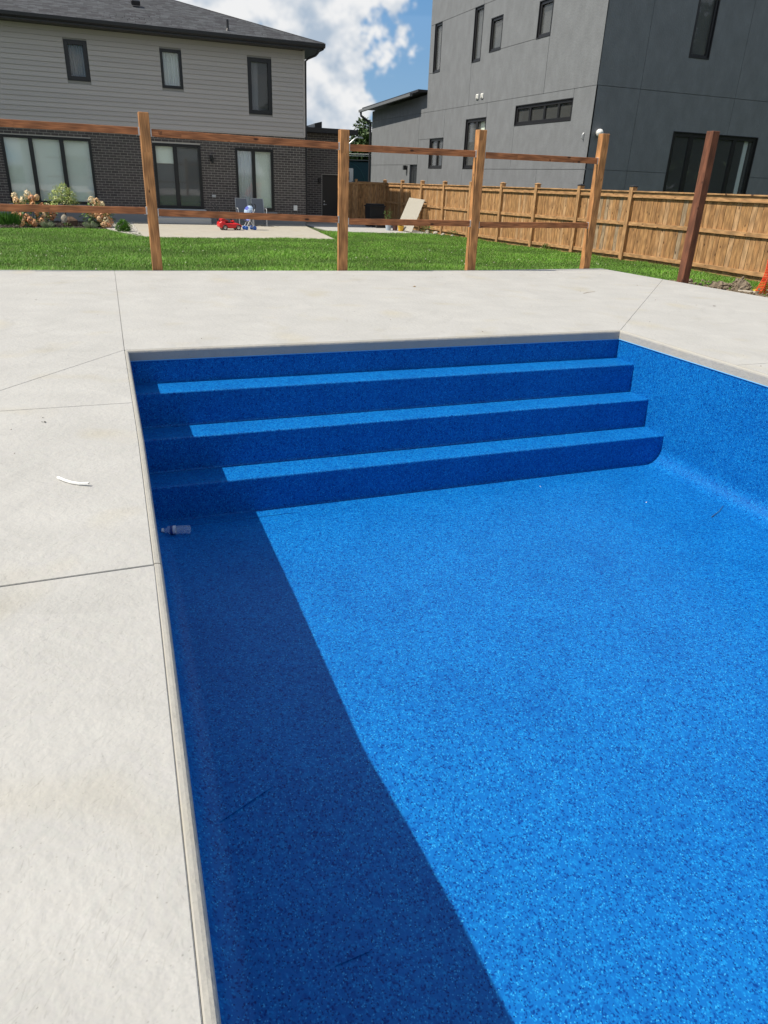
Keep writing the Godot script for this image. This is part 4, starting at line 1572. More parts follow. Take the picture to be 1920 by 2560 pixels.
# ---------------------------------------------------------------- things on the patios
func build_patio_things() -> void:
	var py := -.47
	var red := mat(.62, .018, .022, .32)
	var red2 := mat(.45, .012, .018, .4)
	var tyre := mat(.012, .012, .012, .6)
	var rim := mat(.5, .51, .52, .3, .5)
	# ride-on car: local x forward (to the right in the photo)
	var car := thing("toy_car", "red plastic ride-on toy car with silver rims on the patio", "toy car", Vector3(4.42, py, -21.25), .15)
	var b := MB.new()
	# body from cross sections along x: [x, half width, low y, shoulder y]
	var sec := [[-.42, .13, .13, .20], [-.40, .17, .09, .27], [-.33, .19, .06, .325], [-.22, .195, .06, .30], [-.16, .20, .06, .255], [0.0, .20, .05, .245], [.08, .20, .05, .235], [.17, .20, .06, .245], [.28, .195, .07, .225], [.37, .17, .08, .185], [.42, .12, .10, .145]]
	var rings := []
	for s in sec:
		var ring := []
		var nn := 16
		for k in nn:
			var a := TAU * k / nn
			var cy: float = (s[2] + s[3]) * .5
			var hy: float = (s[3] - s[2]) * .5
			var e := .55
			ring.append(Vector3(s[0], cy + signf(sin(a)) * pow(absf(sin(a)), e) * hy, signf(cos(a)) * pow(absf(cos(a)), e) * s[1]))
		rings.append(ring)
	for i in rings.size() - 1:
		for k in 16:
			var k2 := (k + 1) % 16
			var ce := Vector3((sec[i][0] + sec[i + 1][0]) * .5, (sec[i][2] + sec[i][3]) * .5, 0)
			b.facing([rings[i][k], rings[i][k2], rings[i + 1][k2], rings[i + 1][k]], rings[i][k] + rings[i][k2] - ce * 2.0, [Vector2.ZERO, Vector2.ZERO, Vector2.ZERO, Vector2.ZERO])
	for e in [0, rings.size() - 1]:
		for k in range(1, 15):
			b.facing([rings[e][0], rings[e][k], rings[e][k + 1]], Vector3(-1 if e == 0 else 1, 0, 0), [Vector2.ZERO, Vector2.ZERO, Vector2.ZERO])
	put("body", b.mesh(red), car)
	b = MB.new()
	# the raised backrest fin behind the seat and the seat pan
	b.prism(pts2([-.38, .28, -.20, .28, -.05, .30, -.10, .32, -.24, .38, -.30, .37]), Vector3(0, 0, .15), Vector3.RIGHT, Vector3.UP, Vector3(0, 0, -.30))
	put("backrest", b.mesh(red2), car)
	b = MB.new()
	b.box(Vector3(.26, .05, .22), at(Vector3(-.03, .25, 0)), .02)
	put("seat", b.mesh(tyre), car)
	b = MB.new()
	b.box(Vector3(.08, .09, .2), at(Vector3(.12, .28, 0), Vector3(0, 0, .5)), .02)
	put("dashboard", b.mesh(red), car)
	b = MB.new()
	var ringp := []
	for k in 15:
		var a := TAU * k / 14
		ringp.append(Vector3(.07, .34, 0) + Vector3(-.035 * sin(a), .055 * sin(a), .065 * cos(a)))
	b.tube(ringp, .011, .011, 8, false)
	b.tube([Vector3(.12, .29, 0), Vector3(.07, .34, 0)], .012, .012, 8)
	b.box(Vector3(.02, .03, .12), at(Vector3(.07, .34, 0), Vector3(0, 0, .55)), .006)
	put("steering_wheel", b.mesh(tyre), car)
	for q in [[-.22, .195], [.27, .19], [-.22, -.195], [.27, -.19]]:
		b = MB.new()
		b.lathe([Vector2(.052, -.025), Vector2(.080, -.025), Vector2(.088, -.015), Vector2(.088, .015), Vector2(.080, .025), Vector2(.060, .025), Vector2(.052, .010)], at(Vector3(q[0], .088, q[1]), Vector3(PI * .5, 0, 0)), 22)
		var wheel := put("wheel", b.mesh(tyre), car)
		b = MB.new()
		b.lathe([Vector2(0, .014), Vector2(.018, .016), Vector2(.018, .010)], at(Vector3(q[0], .088, q[1] * 1.03), Vector3(PI * .5 * signf(q[1]), 0, 0)), 12)
		for k in 6:
			var a := TAU * k / 6
			b.box(Vector3(.044, .016, .012), at(Vector3(q[0] + cos(a) * .034, .088 + sin(a) * .034, q[1] + signf(q[1]) * .012), Vector3(0, 0, a)), .003)
		b.lathe([Vector2(.050, -.02), Vector2(.056, -.02), Vector2(.056, .018), Vector2(.050, .018)], at(Vector3(q[0], .088, q[1]), Vector3(PI * .5, 0, 0)), 20)
		put("rim", b.mesh(rim), wheel)
	b = MB.new()
	for s in [-1, 1]:
		b.lathe([Vector2(0, .02), Vector2(.028, .012), Vector2(.034, 0)], at(Vector3(.40, .145, s * .09), Vector3(0, 0, -PI * .5)), 12)
	put("headlight", b.mesh(rim), car)
	b = MB.new()
	b.tube([Vector3(-.38, .27, .09), Vector3(-.42, .36, .08), Vector3(-.40, .42, 0), Vector3(-.42, .36, -.08), Vector3(-.38, .27, -.09)], .018, .018, 8)
	put("push_handle", b.mesh(tyre), car)

	# doll stroller, seen from its side-front
	var white := mat(.70, .72, .74, .4)
	var blue := mat(.03, .12, .45, .5)
	var st := thing("toy_stroller", "small white and blue toy stroller with a hood between red toy car and grey chairs", "stroller", Vector3(5.14, py, -21.45), .2)
	b = MB.new()
	for s in [-1.0, 1.0]:
		var zz: float = s * .15
		b.tube([Vector3(-.16, .07, zz * .8 + .05), Vector3(.17, .62, zz), Vector3(.22, .74, zz)], .011, .011, 8)
		b.tube([Vector3(.17, .07, zz), Vector3(-.06, .42, zz)], .011, .011, 8)
		b.tube([Vector3(-.14, .10, zz * .8 + .05), Vector3(.15, .10, zz)], .007, .007, 6)
	b.tube([Vector3(.17, .10, -.15), Vector3(.17, .10, .15)], .008, .008, 6)
	b.tube([Vector3(.0, .34, -.15), Vector3(.0, .34, .15)], .008, .008, 6)
	put("frame", b.mesh(white), st)
	for s in [-1.0, 1.0]:
		b = MB.new()
		b.tube([Vector3(.20, .70, s * .15), Vector3(.235, .78, s * .15), Vector3(.225, .84, s * .15), Vector3(.18, .865, s * .15)], .017, .017, 8)
		put("handle", b.mesh(tyre), st)
	b = MB.new()
	for k in 8:
		var t := k / 8.0
		var t2 := (k + 1) / 8.0
		var p := Vector3(lerpf(-.13, .12, t), .34 - .06 * sin(t * PI) + t * t * .30, 0)
		var q := Vector3(lerpf(-.13, .12, t2), .34 - .06 * sin(t2 * PI) + t2 * t2 * .30, 0)
		b.quad(p + Vector3(0, 0, .14), q + Vector3(0, 0, .14), q - Vector3(0, 0, .14), p - Vector3(0, 0, .14))
		b.quad(p - Vector3(0, .012, .14), q - Vector3(0, .012, .14), q + Vector3(0, -.012, .14), p + Vector3(0, -.012, .14))
	put("seat", b.mesh(mat(.20, .22, .55, .8)), st)
	b = MB.new()
	var bl := MB.new()
	for i in 10:
		for k in 8:
			var P := func(ii: int, kk: int) -> Vector3:
				var th := lerpf(-.25, 2.1, ii / 10.0)
				var ph := lerpf(-PI * .5, PI * .5, kk / 8.0)
				return Vector3(.06, .58, 0) + Vector3(-cos(th) * cos(ph * .96) * .20 * 1.0, sin(th) * cos(ph * .96) * .23, sin(ph) * .17)
			var tgt := bl if (i in [3, 4, 5] and k in [2, 3, 4, 5]) else b
			var a: Vector3 = P.call(i, k)
			tgt.facing([a, P.call(i + 1, k), P.call(i + 1, k + 1), P.call(i, k + 1)], a - Vector3(.06, .58, 0), [Vector2.ZERO, Vector2.ZERO, Vector2.ZERO, Vector2.ZERO])
	var hood := put("hood", b.mesh(mat(.42, .55, .75, .6)), st)
	put("blue_print", bl.mesh(mat(.05, .08, .42, .6)), hood)
	for q in [[-.15, .16], [-.15, -.06], [.17, .16], [.17, -.15]]:
		b = MB.new()
		b.lathe([Vector2(.02, -.035), Vector2(.055, -.035), Vector2(.068, -.022), Vector2(.068, .022), Vector2(.055, .035), Vector2(.02, .035)], at(Vector3(q[0], .068, q[1]), Vector3(PI * .5, 0, 0)), 18)
		b.lathe([Vector2(.0, .037), Vector2(.02, .036), Vector2(.02, .03)], at(Vector3(q[0], .068, q[1]), Vector3(PI * .5, 0, 0)), 10)
		put("wheel", b.mesh(blue), st)

	# two sling chairs against the curtained window
	var sling := mat(.20, .22, .255, .85)
	sling.albedo_texture = ntex(noise(FastNoiseLite.TYPE_SIMPLEX_SMOOTH, .2, 3, 91, .7), 256, [[0, Color(.75, .75, .76)], [1, Color(1, 1, 1)]])
	world_tri(sling, Vector3.ONE * 1.5)
	var alu := mat(.42, .44, .46, .4, .4)
	var ch := thing("sling_chair", "left one of two grey sling chairs, partly behind the toy stroller", "chair", Vector3(5.42, py, -23.75), .06, "grey sling chairs by the curtained window")
	b = MB.new()
	var prof := [Vector2(.42, .27), Vector2(.41, .25), Vector2(.36, -.02), Vector2(.38, -.18), Vector2(.55, -.25), Vector2(.96, -.38)]
	for k in prof.size() - 1:
		var p: Vector2 = prof[k]
		var q: Vector2 = prof[k + 1]
		for o in [0.0, .008]:
			b.facing([Vector3(-.24, p.x - o, p.y), Vector3(.24, p.x - o, p.y), Vector3(.225, q.x - o, q.y), Vector3(-.225, q.x - o, q.y)], Vector3(0, 1 if o == 0.0 else -1, .4), [Vector2.ZERO, Vector2.ZERO, Vector2.ZERO, Vector2.ZERO])
	put("sling", b.mesh(sling), ch)
	b = MB.new()
	for s in [-1.0, 1.0]:
		b.tube([Vector3(s * .255, .0, .30), Vector3(s * .255, .36, .27), Vector3(s * .27, .60, .20), Vector3(s * .27, .635, .12), Vector3(s * .265, .62, -.10), Vector3(s * .245, .60, -.27)], .016, .016, 8)
		b.tube([Vector3(s * .25, 0, -.42), Vector3(s * .24, .40, -.18), Vector3(s * .235, .42, .27)], .014, .014, 8)
		b.tube([Vector3(s * .24, .38, -.18), Vector3(s * .24, .55, -.25), Vector3(s * .228, .97, -.385)], .014, .014, 8)
	b.tube([Vector3(-.228, .965, -.385), Vector3(.228, .965, -.385)], .012, .012, 8)
	b.tube([Vector3(-.24, .41, .27), Vector3(.24, .41, .27)], .012, .012, 8)
	put("frame", b.mesh(alu), ch)
	copy(ch, Vector3(6.0, py, -23.70), -.05, "right one of two grey sling chairs, nearest the window's right end")
	# stray bent handle of a push toy behind the rail
	b = MB.new()
	b.tube([Vector3(4.12, .30, -23.6), Vector3(4.16, .33, -23.6), Vector3(4.25, .33, -23.6), Vector3(4.30, .29, -23.6), Vector3(4.38, .15, -23.55), Vector3(4.48, -.05, -23.5), Vector3(4.60, -.30, -23.45), Vector3(4.66, -.46, -23.42)], .017, .017, 8)
	b.tube([Vector3(4.12, .30, -23.4), Vector3(4.20, .24, -23.4), Vector3(4.36, .02, -23.4), Vector3(4.56, -.30, -23.4), Vector3(4.62, -.46, -23.4)], .014, .014, 8)
	b.tube([Vector3(4.12, .30, -23.6), Vector3(4.12, .30, -23.4)], .014, .014, 8)
	tag(put("push_handle", b.mesh(mat(.025, .025, .028, .5)), self, at(Vector3.ZERO)), "black bent tube handle leaning by the brick wall left of the chairs", "handle")

	# side patio: bins, pots, leaning lounger
	var bin := thing("storage_bin", "black lidded storage bin in the shaded fence corner", "bin", Vector3(11.15, -.475, -24.6), .05)
	b = MB.new()
	b.prism(pts2([-.30, 0, .30, 0, .34, .78, -.34, .78]), Vector3(0, 0, .28), Vector3.RIGHT, Vector3.UP, Vector3(0, 0, -.56))
	put("body", b.mesh(M.black_matt), bin)
	b = MB.new()
	b.box(Vector3(.74, .06, .64), at(Vector3(0, .81, 0)), .015)
	b.box(Vector3(.66, .06, .54), at(Vector3(0, .87, 0)), .025)
	put("lid", b.mesh(M.black_matt), bin)
	var bin2 := thing("planter_box", "low dark planter box beside the black storage bin", "planter", Vector3(11.20, -.475, -23.85), .1)
	b = MB.new()
	for s in [-1.0, 1.0]:
		b.box(Vector3(.62, .24, .03), at(Vector3(0, .12, s * .16)), .006)
		b.box(Vector3(.03, .24, .29), at(Vector3(s * .295, .12, 0)), .006)
	b.box(Vector3(.56, .02, .29), at(Vector3(0, .19, 0)))
	put("box", b.mesh(M.black_matt), bin2)
	pot("pale blue grey plant pot with a leggy green plant beside the dark planter", Vector3(10.92, -.475, -22.35), .13, .27, mat(.40, .47, .55, .6), 1, .62)
	pot("dark brown plant pot between the pale pot and the yellow pot", Vector3(11.17, -.475, -22.25), .12, .25, mat(.10, .045, .035, .7), 0, .0)
	pot("small yellow plant pot with low green leaves by the leaning panel", Vector3(11.30, -.475, -21.95), .125, .2, mat(.62, .36, .03, .5), 2, .16)
	# white slatted lounger top tipped up against the fence
	var lo := thing("slatted_panel", "pale cream slatted lounger panel leaning against the cedar fence", "lounger", Vector3(11.72, -.47, -22.05))
	var A := Vector3(11.42, -.38, -22.42)
	var u := Vector3(12.38, .70, -23.62) - A
	var w := Vector3(12.36, .67, -22.05) - Vector3(12.38, .70, -23.62)
	A = Vector3(11.40, -.42, -22.70)
	u = Vector3(12.36, .72, -23.75) - A
	w = Vector3(0.0, -.03, 1.62)
	var nrm := w.cross(u).normalized()
	if nrm.x > 0:
		nrm = -nrm
	var o := lo.position
	var cream := mat(.43, .41, .355, .7)
	var slats := 22
	for k in slats:
		b = MB.new()
		var c := A + w * ((k + .5) / slats) - o
		var bs := Basis(w.normalized() * 1.0, u.normalized(), nrm)
		b.box(Vector3(w.length() / slats * .70, u.length(), .014), Transform3D(bs, c + u * .5), .003)
		put("slat", b.mesh(cream), lo)
	for t in [.06, .5, .70, .95]:
		b = MB.new()
		var bs := Basis(w.normalized(), u.normalized(), nrm)
		b.box(Vector3(w.length(), .035, .03), Transform3D(bs, A - o + w * .5 + u * t - nrm * .022), .004)
		put("crossbar", b.mesh(M.steel), lo)
	b = MB.new()
	b.tube([A - o + w * 1.0 + u * .93, A - o + w * 1.12 + u * .93], .022, .022, 8)
	put("pivot", b.mesh(M.black), lo)

func pot(label: String, p: Vector3, r: float, hgt: float, m: Material, kind: int, tall: float) -> void:
	var t := thing("plant_pot", label, "plant pot", p)
	var b := MB.new()
	b.lathe([Vector2(r * .72, 0), Vector2(r * .95, hgt * .85), Vector2(r * 1.05, hgt * .86), Vector2(r * 1.07, hgt), Vector2(r * .95, hgt), Vector2(r * .90, hgt * .9), Vector2(0, hgt * .88)], Transform3D.IDENTITY, 20)
	put("pot", b.mesh(m), t)
	if kind > 0:
		var l := MB.new()
		var stems := 5 if kind == 1 else 14
		for i in stems:
			var a := TAU * i / stems + rng.randf()
			var lean := rng.randf_range(.1, .35)
			var top := Vector3(cos(a) * lean * tall, hgt + tall * rng.randf_range(.6, 1.0), sin(a) * lean * tall)
			l.col = Color(.09, .14, .03)
			l.tube([Vector3(cos(a) * .03, hgt * .85, sin(a) * .03), top], .006, .003, 5)
			for k in 9:
				var f := .25 + .75 * k / 9.0
				var d := Vector3(rng.randf_range(-1, 1), rng.randf_range(-.3, .6), rng.randf_range(-1, 1)).normalized()
				l.col = Color(.10, .17, .035) * rng.randf_range(.6, 1.4)
				l.leaf(Vector3(cos(a) * .03, hgt * .85, sin(a) * .03).lerp(top, f), d, d.cross(Vector3.UP).normalized(), .10, .05)
		put("foliage", l.mesh(M.leaf), t)

# ---------------------------------------------------------------- plants
func leafy(b: MB, ce: Vector3, r: Vector3, n: int, l: float, w: float, cols: Array, shell := .55) -> void:
	for i in n:
		var d := Vector3(rng.randfn(), rng.randfn(), rng.randfn()).normalized()
		var k := lerpf(shell, 1.0, sqrt(rng.randf())) * (1.0 + .18 * sin(d.x * 7.0 + d.z * 5.0 + ce.x * 9.0))
		var p := ce + Vector3(d.x * r.x, d.y * r.y, d.z * r.z) * k
		var o := (d + Vector3(rng.randf_range(-.7, .7), rng.randf_range(-.5, .5), rng.randf_range(-.7, .7))).normalized()
		var s := o.cross(Vector3(rng.randf_range(-.4, .4), 1, rng.randf_range(-.4, .4))).normalized()
		b.col = cols[int(rng.randf() * cols.size())] * rng.randf_range(.75, 1.25)
		b.leaf(p, o, s, l * rng.randf_range(.7, 1.3), w * rng.randf_range(.8, 1.2))

func hydrangea(label: String, p: Vector3, heads: Array, size: Vector3, nl: int) -> void:
	var t := thing("hydrangea", label, "shrub", p, 0, "hydrangeas in the bed below the windows")
	var b := MB.new()
	b.col = Color(.10, .07, .04)
	for h in heads:
		b.tube([Vector3(h.x * .2, 0, h.z * .2), Vector3(h.x * .7, h.y * .5, h.z * .7), h], .008, .005, 5)
	put("stem", b.mesh(M.painted), t)
	b = MB.new()
	leafy(b, Vector3(0, size.y * .45, 0), size * Vector3(.5, .42, .5), nl, .12, .07, [Color(.08, .16, .03), Color(.11, .20, .045), Color(.16, .24, .07)], .3)
	put("foliage", b.mesh(M.leaf), t)
	for h in heads:
		b = MB.new()
		var r := rng.randf_range(.085, .135)
		var base: Color = [Color(.80, .42, .20), Color(.82, .54, .30), Color(.72, .34, .17), Color(.85, .70, .46)][int(rng.randf() * 3.99)]
		for i in 90:
			var d := Vector3(rng.randfn(), rng.randfn() + .2, rng.randfn()).normalized()
			var q: Vector3 = h + d * r * Vector3(1, 1.25, 1) * rng.randf_range(.75, 1.0)
			b.col = base * rng.randf_range(.75, 1.2)
			var s := d.cross(Vector3(rng.randf_range(-1, 1), rng.randf_range(-1, 1), rng.randf_range(-1, 1))).normalized()
			b.leaf(q - s * .025, s, d.cross(s).normalized(), .055, .05)
		put("flower_head", b.mesh(M.leaf), t)

func build_garden() -> void:
	var gy := -.505
	# bed and pebbles
	var b := MB.new()
	b.prism(bed_poly, Vector3(0, gy + .012, 0), Vector3.RIGHT, Vector3(0, 0, 1), Vector3(0, -.06, 0), false)
	structure(put("garden_bed", b.mesh(M.mulch)))
	var r := RandomNumberGenerator.new()
	r.seed = 88
	var chips := MB.new()
	for i in 2600:
		var p := Vector2(r.randf_range(-3.6, .3), r.randf_range(-24.9, -20.2))
		if not Geometry2D.is_point_in_polygon(p, bed_poly):
			continue
		var g := r.randf_range(.5, 1.6)
		chips.col = Color(.045, .035, .028) * g if r.randf() < .9 else Color(.2, .19, .17)
		chips.box(Vector3(r.randf_range(.02, .07), .012, r.randf_range(.012, .03)), at(Vector3(p.x, gy + .02 + r.randf() * .01, p.y), Vector3(r.randf_range(-.4, .4), r.randf() * TAU, r.randf_range(-.4, .4))))
	stuff(tag(put("bark_mulch", chips.mesh(M.pebble)), "dark bark mulch in the planting bed below the windows", "mulch"))
	b = MB.new()
	b.prism(gravel_poly, Vector3(0, gy + .008, 0), Vector3.RIGHT, Vector3(0, 0, 1), Vector3(0, -.06, 0), false)
	structure(put("gravel_strip", b.mesh(mat(.22, .205, .185, .95))))
	var stone := MB.new()
	stone.blob(Vector3.ZERO, Vector3(.022, .013, .017), .35, r, 4, 6)
	var mm := MultiMesh.new()
	mm.transform_format = MultiMesh.TRANSFORM_3D
	mm.use_colors = true
	mm.mesh = stone.mesh(M.pebble)
	var xf := []
	while xf.size() < 5200:
		var p := Vector2(r.randf_range(.3, 7.3), r.randf_range(-25, -16.9)) if xf.size() < 1600 else Vector2(r.randf_range(.28, 1.3), r.randf_range(-25, -17.2))
		if Geometry2D.is_point_in_polygon(p, gravel_poly):
			var s := r.randf_range(.6, 1.6)
			xf.append(Transform3D(Basis.from_euler(Vector3(r.randf_range(-.5, .5), r.randf() * TAU, 0)).scaled(Vector3.ONE * s), Vector3(p.x, gy + .012, p.y)))
	mm.instance_count = xf.size()
	for i in xf.size():
		mm.set_instance_transform(i, xf[i])
		var g := r.randf_range(.24, .62)
		mm.set_instance_color(i, Color(g, g * .95, g * .86))
	var gi := MultiMeshInstance3D.new()
	gi.name = "gravel"
	gi.multimesh = mm
	add_child(gi, true)
	stuff(tag(gi, "pale pebbles between the planting bed and the patio", "gravel"))

	# hydrangeas gone to apricot
	hydrangea("large hydrangea with apricot flower heads rising before the triple window", Vector3(-2.0, gy, -22.0), [Vector3(-.42, .92, 0), Vector3(-.38, .78, .1), Vector3(-.02, .98, .05), Vector3(.10, .86, .15), Vector3(-.18, .80, .2), Vector3(.24, .90, 0), Vector3(.10, .70, .3), Vector3(.38, .62, .1), Vector3(.52, .60, 0), Vector3(-.45, .42, .45), Vector3(-.28, .36, .5), Vector3(-.12, .30, .5), Vector3(.2, .44, .4), Vector3(.42, .38, .3), Vector3(.60, .32, .25), Vector3(-.30, .18, .6), Vector3(.08, .14, .6), Vector3(.30, .2, .5), Vector3(.66, .38, .1), Vector3(-.02, .22, .6)], Vector3(1.35, 1.0, 1.1), 420)
	hydrangea("smaller hydrangea with apricot flower heads near the right end of the bed", Vector3(.08, gy, -22.0), [Vector3(-.16, .86, 0), Vector3(.0, .80, .1), Vector3(.18, .74, 0), Vector3(-.22, .50, .25), Vector3(-.06, .44, .35), Vector3(.12, .40, .35), Vector3(.28, .36, .3), Vector3(.22, .24, .4), Vector3(.36, .2, .3), Vector3(.02, .30, .45), Vector3(.30, .10, .45), Vector3(-.3, .56, .1), Vector3(.34, .5, .1), Vector3(.14, .12, .5)], Vector3(.95, .8, .9), 380)
	# small variegated standard tree
	var t := thing("standard_shrub", "small round headed variegated tree on a thin stem before the window", "tree", Vector3(-.98, gy, -22.9))
	b = MB.new()
	b.col = Color(.12, .09, .06)
	b.tube([Vector3.ZERO, Vector3(.01, .35, 0), Vector3(-.01, .68, .01)], .022, .018, 8)
	for k in 7:
		var a := TAU * k / 7
		b.tube([Vector3(0, .62, 0), Vector3(cos(a) * .15, .82 + .1 * (k % 3), sin(a) * .15), Vector3(cos(a) * .32, .86 + .14 * (k % 3), sin(a) * .3)], .012, .004, 5)
	put("trunk", b.mesh(M.painted), t)
	b = MB.new()
	for q in [[0, 1.0, 0, .32, 300], [-.22, .93, .08, .22, 220], [.22, .92, .05, .22, 220], [-.30, .76, .1, .16, 130], [.30, .74, .1, .17, 140], [.02, 1.16, 0, .20, 130], [-.34, .62, .12, .10, 60], [.10, .80, .22, .18, 120]]:
		leafy(b, Vector3(q[0], q[1], q[2]), Vector3(q[3], q[3] * .8, q[3]), q[4], .075, .032, [Color(.62, .64, .26), Color(.50, .58, .18), Color(.22, .34, .07), Color(.72, .72, .40), Color(.28, .40, .10)], .45)
	put("crown", b.mesh(M.leaf), t)
	# tall green clump at the left edge, round boxwood, two tufts of blue fescue
	t = thing("green_shrub", "dense dark green bushy shrub at the left end of the bed", "shrub", Vector3(-2.72, gy, -20.75))
	b = MB.new()
	for i in 520:
		var a := r.randf() * TAU
		var rr := sqrt(r.randf()) * .40
		var base := Vector3(cos(a) * rr, 0, sin(a) * rr)
		var d := Vector3(cos(a) * rr * .8 + r.randf_range(-.15, .15), 1, sin(a) * rr * .8 + r.randf_range(-.15, .15)).normalized()
		var hh := r.randf_range(.25, .52)
		b.col = Color(.06, .15, .022) * r.randf_range(.6, 1.5)
		b.leaf(base + d * hh * .4, d, Vector3(-sin(a), 0, cos(a)), hh * .7, .03)
	put("foliage", b.mesh(M.leaf), t)
	t = thing("boxwood", "small round bright green boxwood at the edge of the pebbles", "shrub", Vector3(.78, gy, -20.1))
	b = MB.new()
	for q in [[0, .17, 0, .17], [-.12, .15, .03, .12], [.12, .16, .04, .13], [.02, .25, -.02, .12], [.06, .12, .12, .11]]:
		leafy(b, Vector3(q[0], q[1], q[2]), Vector3.ONE * q[3], 320, .055, .028, [Color(.10, .24, .03), Color(.14, .31, .04), Color(.07, .16, .02)], .4)
	put("foliage", b.mesh(M.leaf), t)
	for q in [["pale blue green grass tuft before the large hydrangea", Vector3(-1.50, gy, -20.75)], ["pale blue green grass tuft left of the smaller hydrangea", Vector3(-.20, gy, -20.72)]]:
		t = thing("fescue_tuft", q[0], "ornamental grass", q[1], 0, "fescue tufts along the bed edge")
		b = MB.new()
		for i in 420:
			var a := r.randf() * TAU
			var lean := r.randf_range(.1, 1.1)
			var d := Vector3(cos(a) * lean, 1, sin(a) * lean).normalized()
			b.col = Color(.34, .38, .26) * r.randf_range(.6, 1.3)
			b.leaf(Vector3(cos(a), 0, sin(a)) * .07 * r.randf(), d, Vector3(-sin(a), 0, cos(a)), r.randf_range(.16, .32), .009)
		put("blades", b.mesh(M.leaf), t)
	# a boulder with a pale flat stone leaning on it
	b = MB.new()
	b.blob(Vector3(0, .12, 0), Vector3(.27, .19, .18), .22, r, 8, 12)
	tag(put("boulder", b.mesh(mat(.12, .075, .05, .9)), self, at(Vector3(-.86, gy, -22.4))), "brown boulder in the mulch under the small round headed tree", "rock")
	b = MB.new()
	b.blob(Vector3.ZERO, Vector3(.10, .16, .03), .1, r, 8, 12)
	tag(put("flat_stone", b.mesh(mat(.42, .37, .29, .9)), self, at(Vector3(-1.02, gy + .25, -22.1), Vector3(-.35, .2, -.35))), "pale oval flat stone leaning on the brown boulder", "stone")
	b = MB.new()
	b.col = Color(.13, .09, .05)
	b.tube([Vector3(0, 0, 0), Vector3(.01, .45, -.02)], .008, .006, 6)
	leafy(b, Vector3(.04, .06, .05), Vector3(.16, .08, .12), 60, .07, .035, [Color(.08, .15, .03), Color(.12, .19, .05)])
	tag(put("staked_seedling", b.mesh(M.leaf), self, at(Vector3(-.97, gy, -21.5))), "low green seedling with a thin stake in the mulch", "plant")
	# weeds and stones where the side patio meets the cedar fence
	var stones := [[12.05, -21.1, .09], [11.9, -20.7, .07], [12.2, -20.6, .10], [12.25, -20.0, .08], [12.1, -19.8, .06], [12.3, -19.3, .08], [12.3, -21.6, .09]]
	var lab := ["stone nearest the yellow pot along the fence foot", "smallest stone at the corner of the side patio", "largest pale stone at the foot of the cedar fence", "pale stone beside the largest one at the fence foot", "little stone in the grass by the side patio", "last stone of the row along the cedar fence", "stone behind the leaning slatted panel"]
	for i in stones.size():
		var q: Array = stones[i]
		b = MB.new()
		b.blob(Vector3(0, q[2] * .4, 0), Vector3(q[2], q[2] * .7, q[2] * .9), .3, r, 6, 8)
		tag(put("edging_stone", b.mesh(mat(.38, .35, .30, .9)), self, at(Vector3(q[0], -.48, q[1]))), lab[i], "stone", "stones along the fence foot")
	for q in [["tall green weed at the corner of the side patio", Vector3(12.0, -.48, -21.0), 90, .17], ["green weed growing before a post of the cedar fence", Vector3(12.25, -.48, -19.2), 60, .14], ["green weed at the fence foot behind the third frame post", Vector3(12.3, -.44, -13.0), 60, .13], ["leafy weed by the fence post behind the fourth frame post", Vector3(12.3, -.42, -11.0), 70, .15]]:
		b = MB.new()
		leafy(b, Vector3(0, q[3] * .8, 0), Vector3(q[3] * 1.3, q[3] * .8, q[3]), q[2], .09, .04, [Color(.10, .18, .03), Color(.07, .13, .025), Color(.20, .22, .06)], .2)
		tag(put("weed", b.mesh(M.leaf), self, at(q[1])), q[0], "weed", "weeds along the cedar fence")

# ---------------------------------------------------------------- beyond the houses
func tree(label: String, p: Vector3, hgt: float, rad: float, clumps: int, tint: Color, sd: int, low := .60, tall := .36, ll := .34) -> void:
	var r := RandomNumberGenerator.new()
	r.seed = sd
	var t := thing("leafy_tree", label, "tree", p, 0, "trees beyond the houses")
	var b := MB.new()
	b.col = Color(.06, .045, .03)
	b.tube([Vector3.ZERO, Vector3(.1, hgt * .3, 0), Vector3(0, hgt * .7, .1)], .28, .10, 10)
	for k in 7:
		var a := TAU * k / 7 + r.randf()
		b.tube([Vector3(0, hgt * (.25 + .05 * k), 0), Vector3(cos(a) * rad * .4, hgt * (.40 + .06 * k), sin(a) * rad * .4), Vector3(cos(a) * rad * .75, hgt * (.5 + .06 * k), sin(a) * rad * .75)], .10, .03, 6)
	put("trunk", b.mesh(M.painted), t)
	b = MB.new()
	for c in clumps:
		var d := Vector3(r.randfn(), r.randfn() * .8, r.randfn()).normalized() * pow(r.randf(), .45)
		var ce := Vector3(d.x * rad, hgt * low + d.y * hgt * tall, d.z * rad)
		var cr := rad * r.randf_range(.14, .26)
		for i in 150:
			var q := Vector3(r.randfn(), r.randfn(), r.randfn()).normalized() * cr * pow(r.randf(), .4)
			var o := (q.normalized() + Vector3(r.randf_range(-1, 1), r.randf_range(-.8, .4), r.randf_range(-1, 1))).normalized()
			var s := o.cross(Vector3(r.randf_range(-.5, .5), 1, r.randf_range(-.5, .5))).normalized()
			b.col = tint * r.randf_range(.6, 1.4)
			b.leaf(ce + q, o, s, ll, ll * .6)
	put("crown", b.mesh(M.leaf), t)

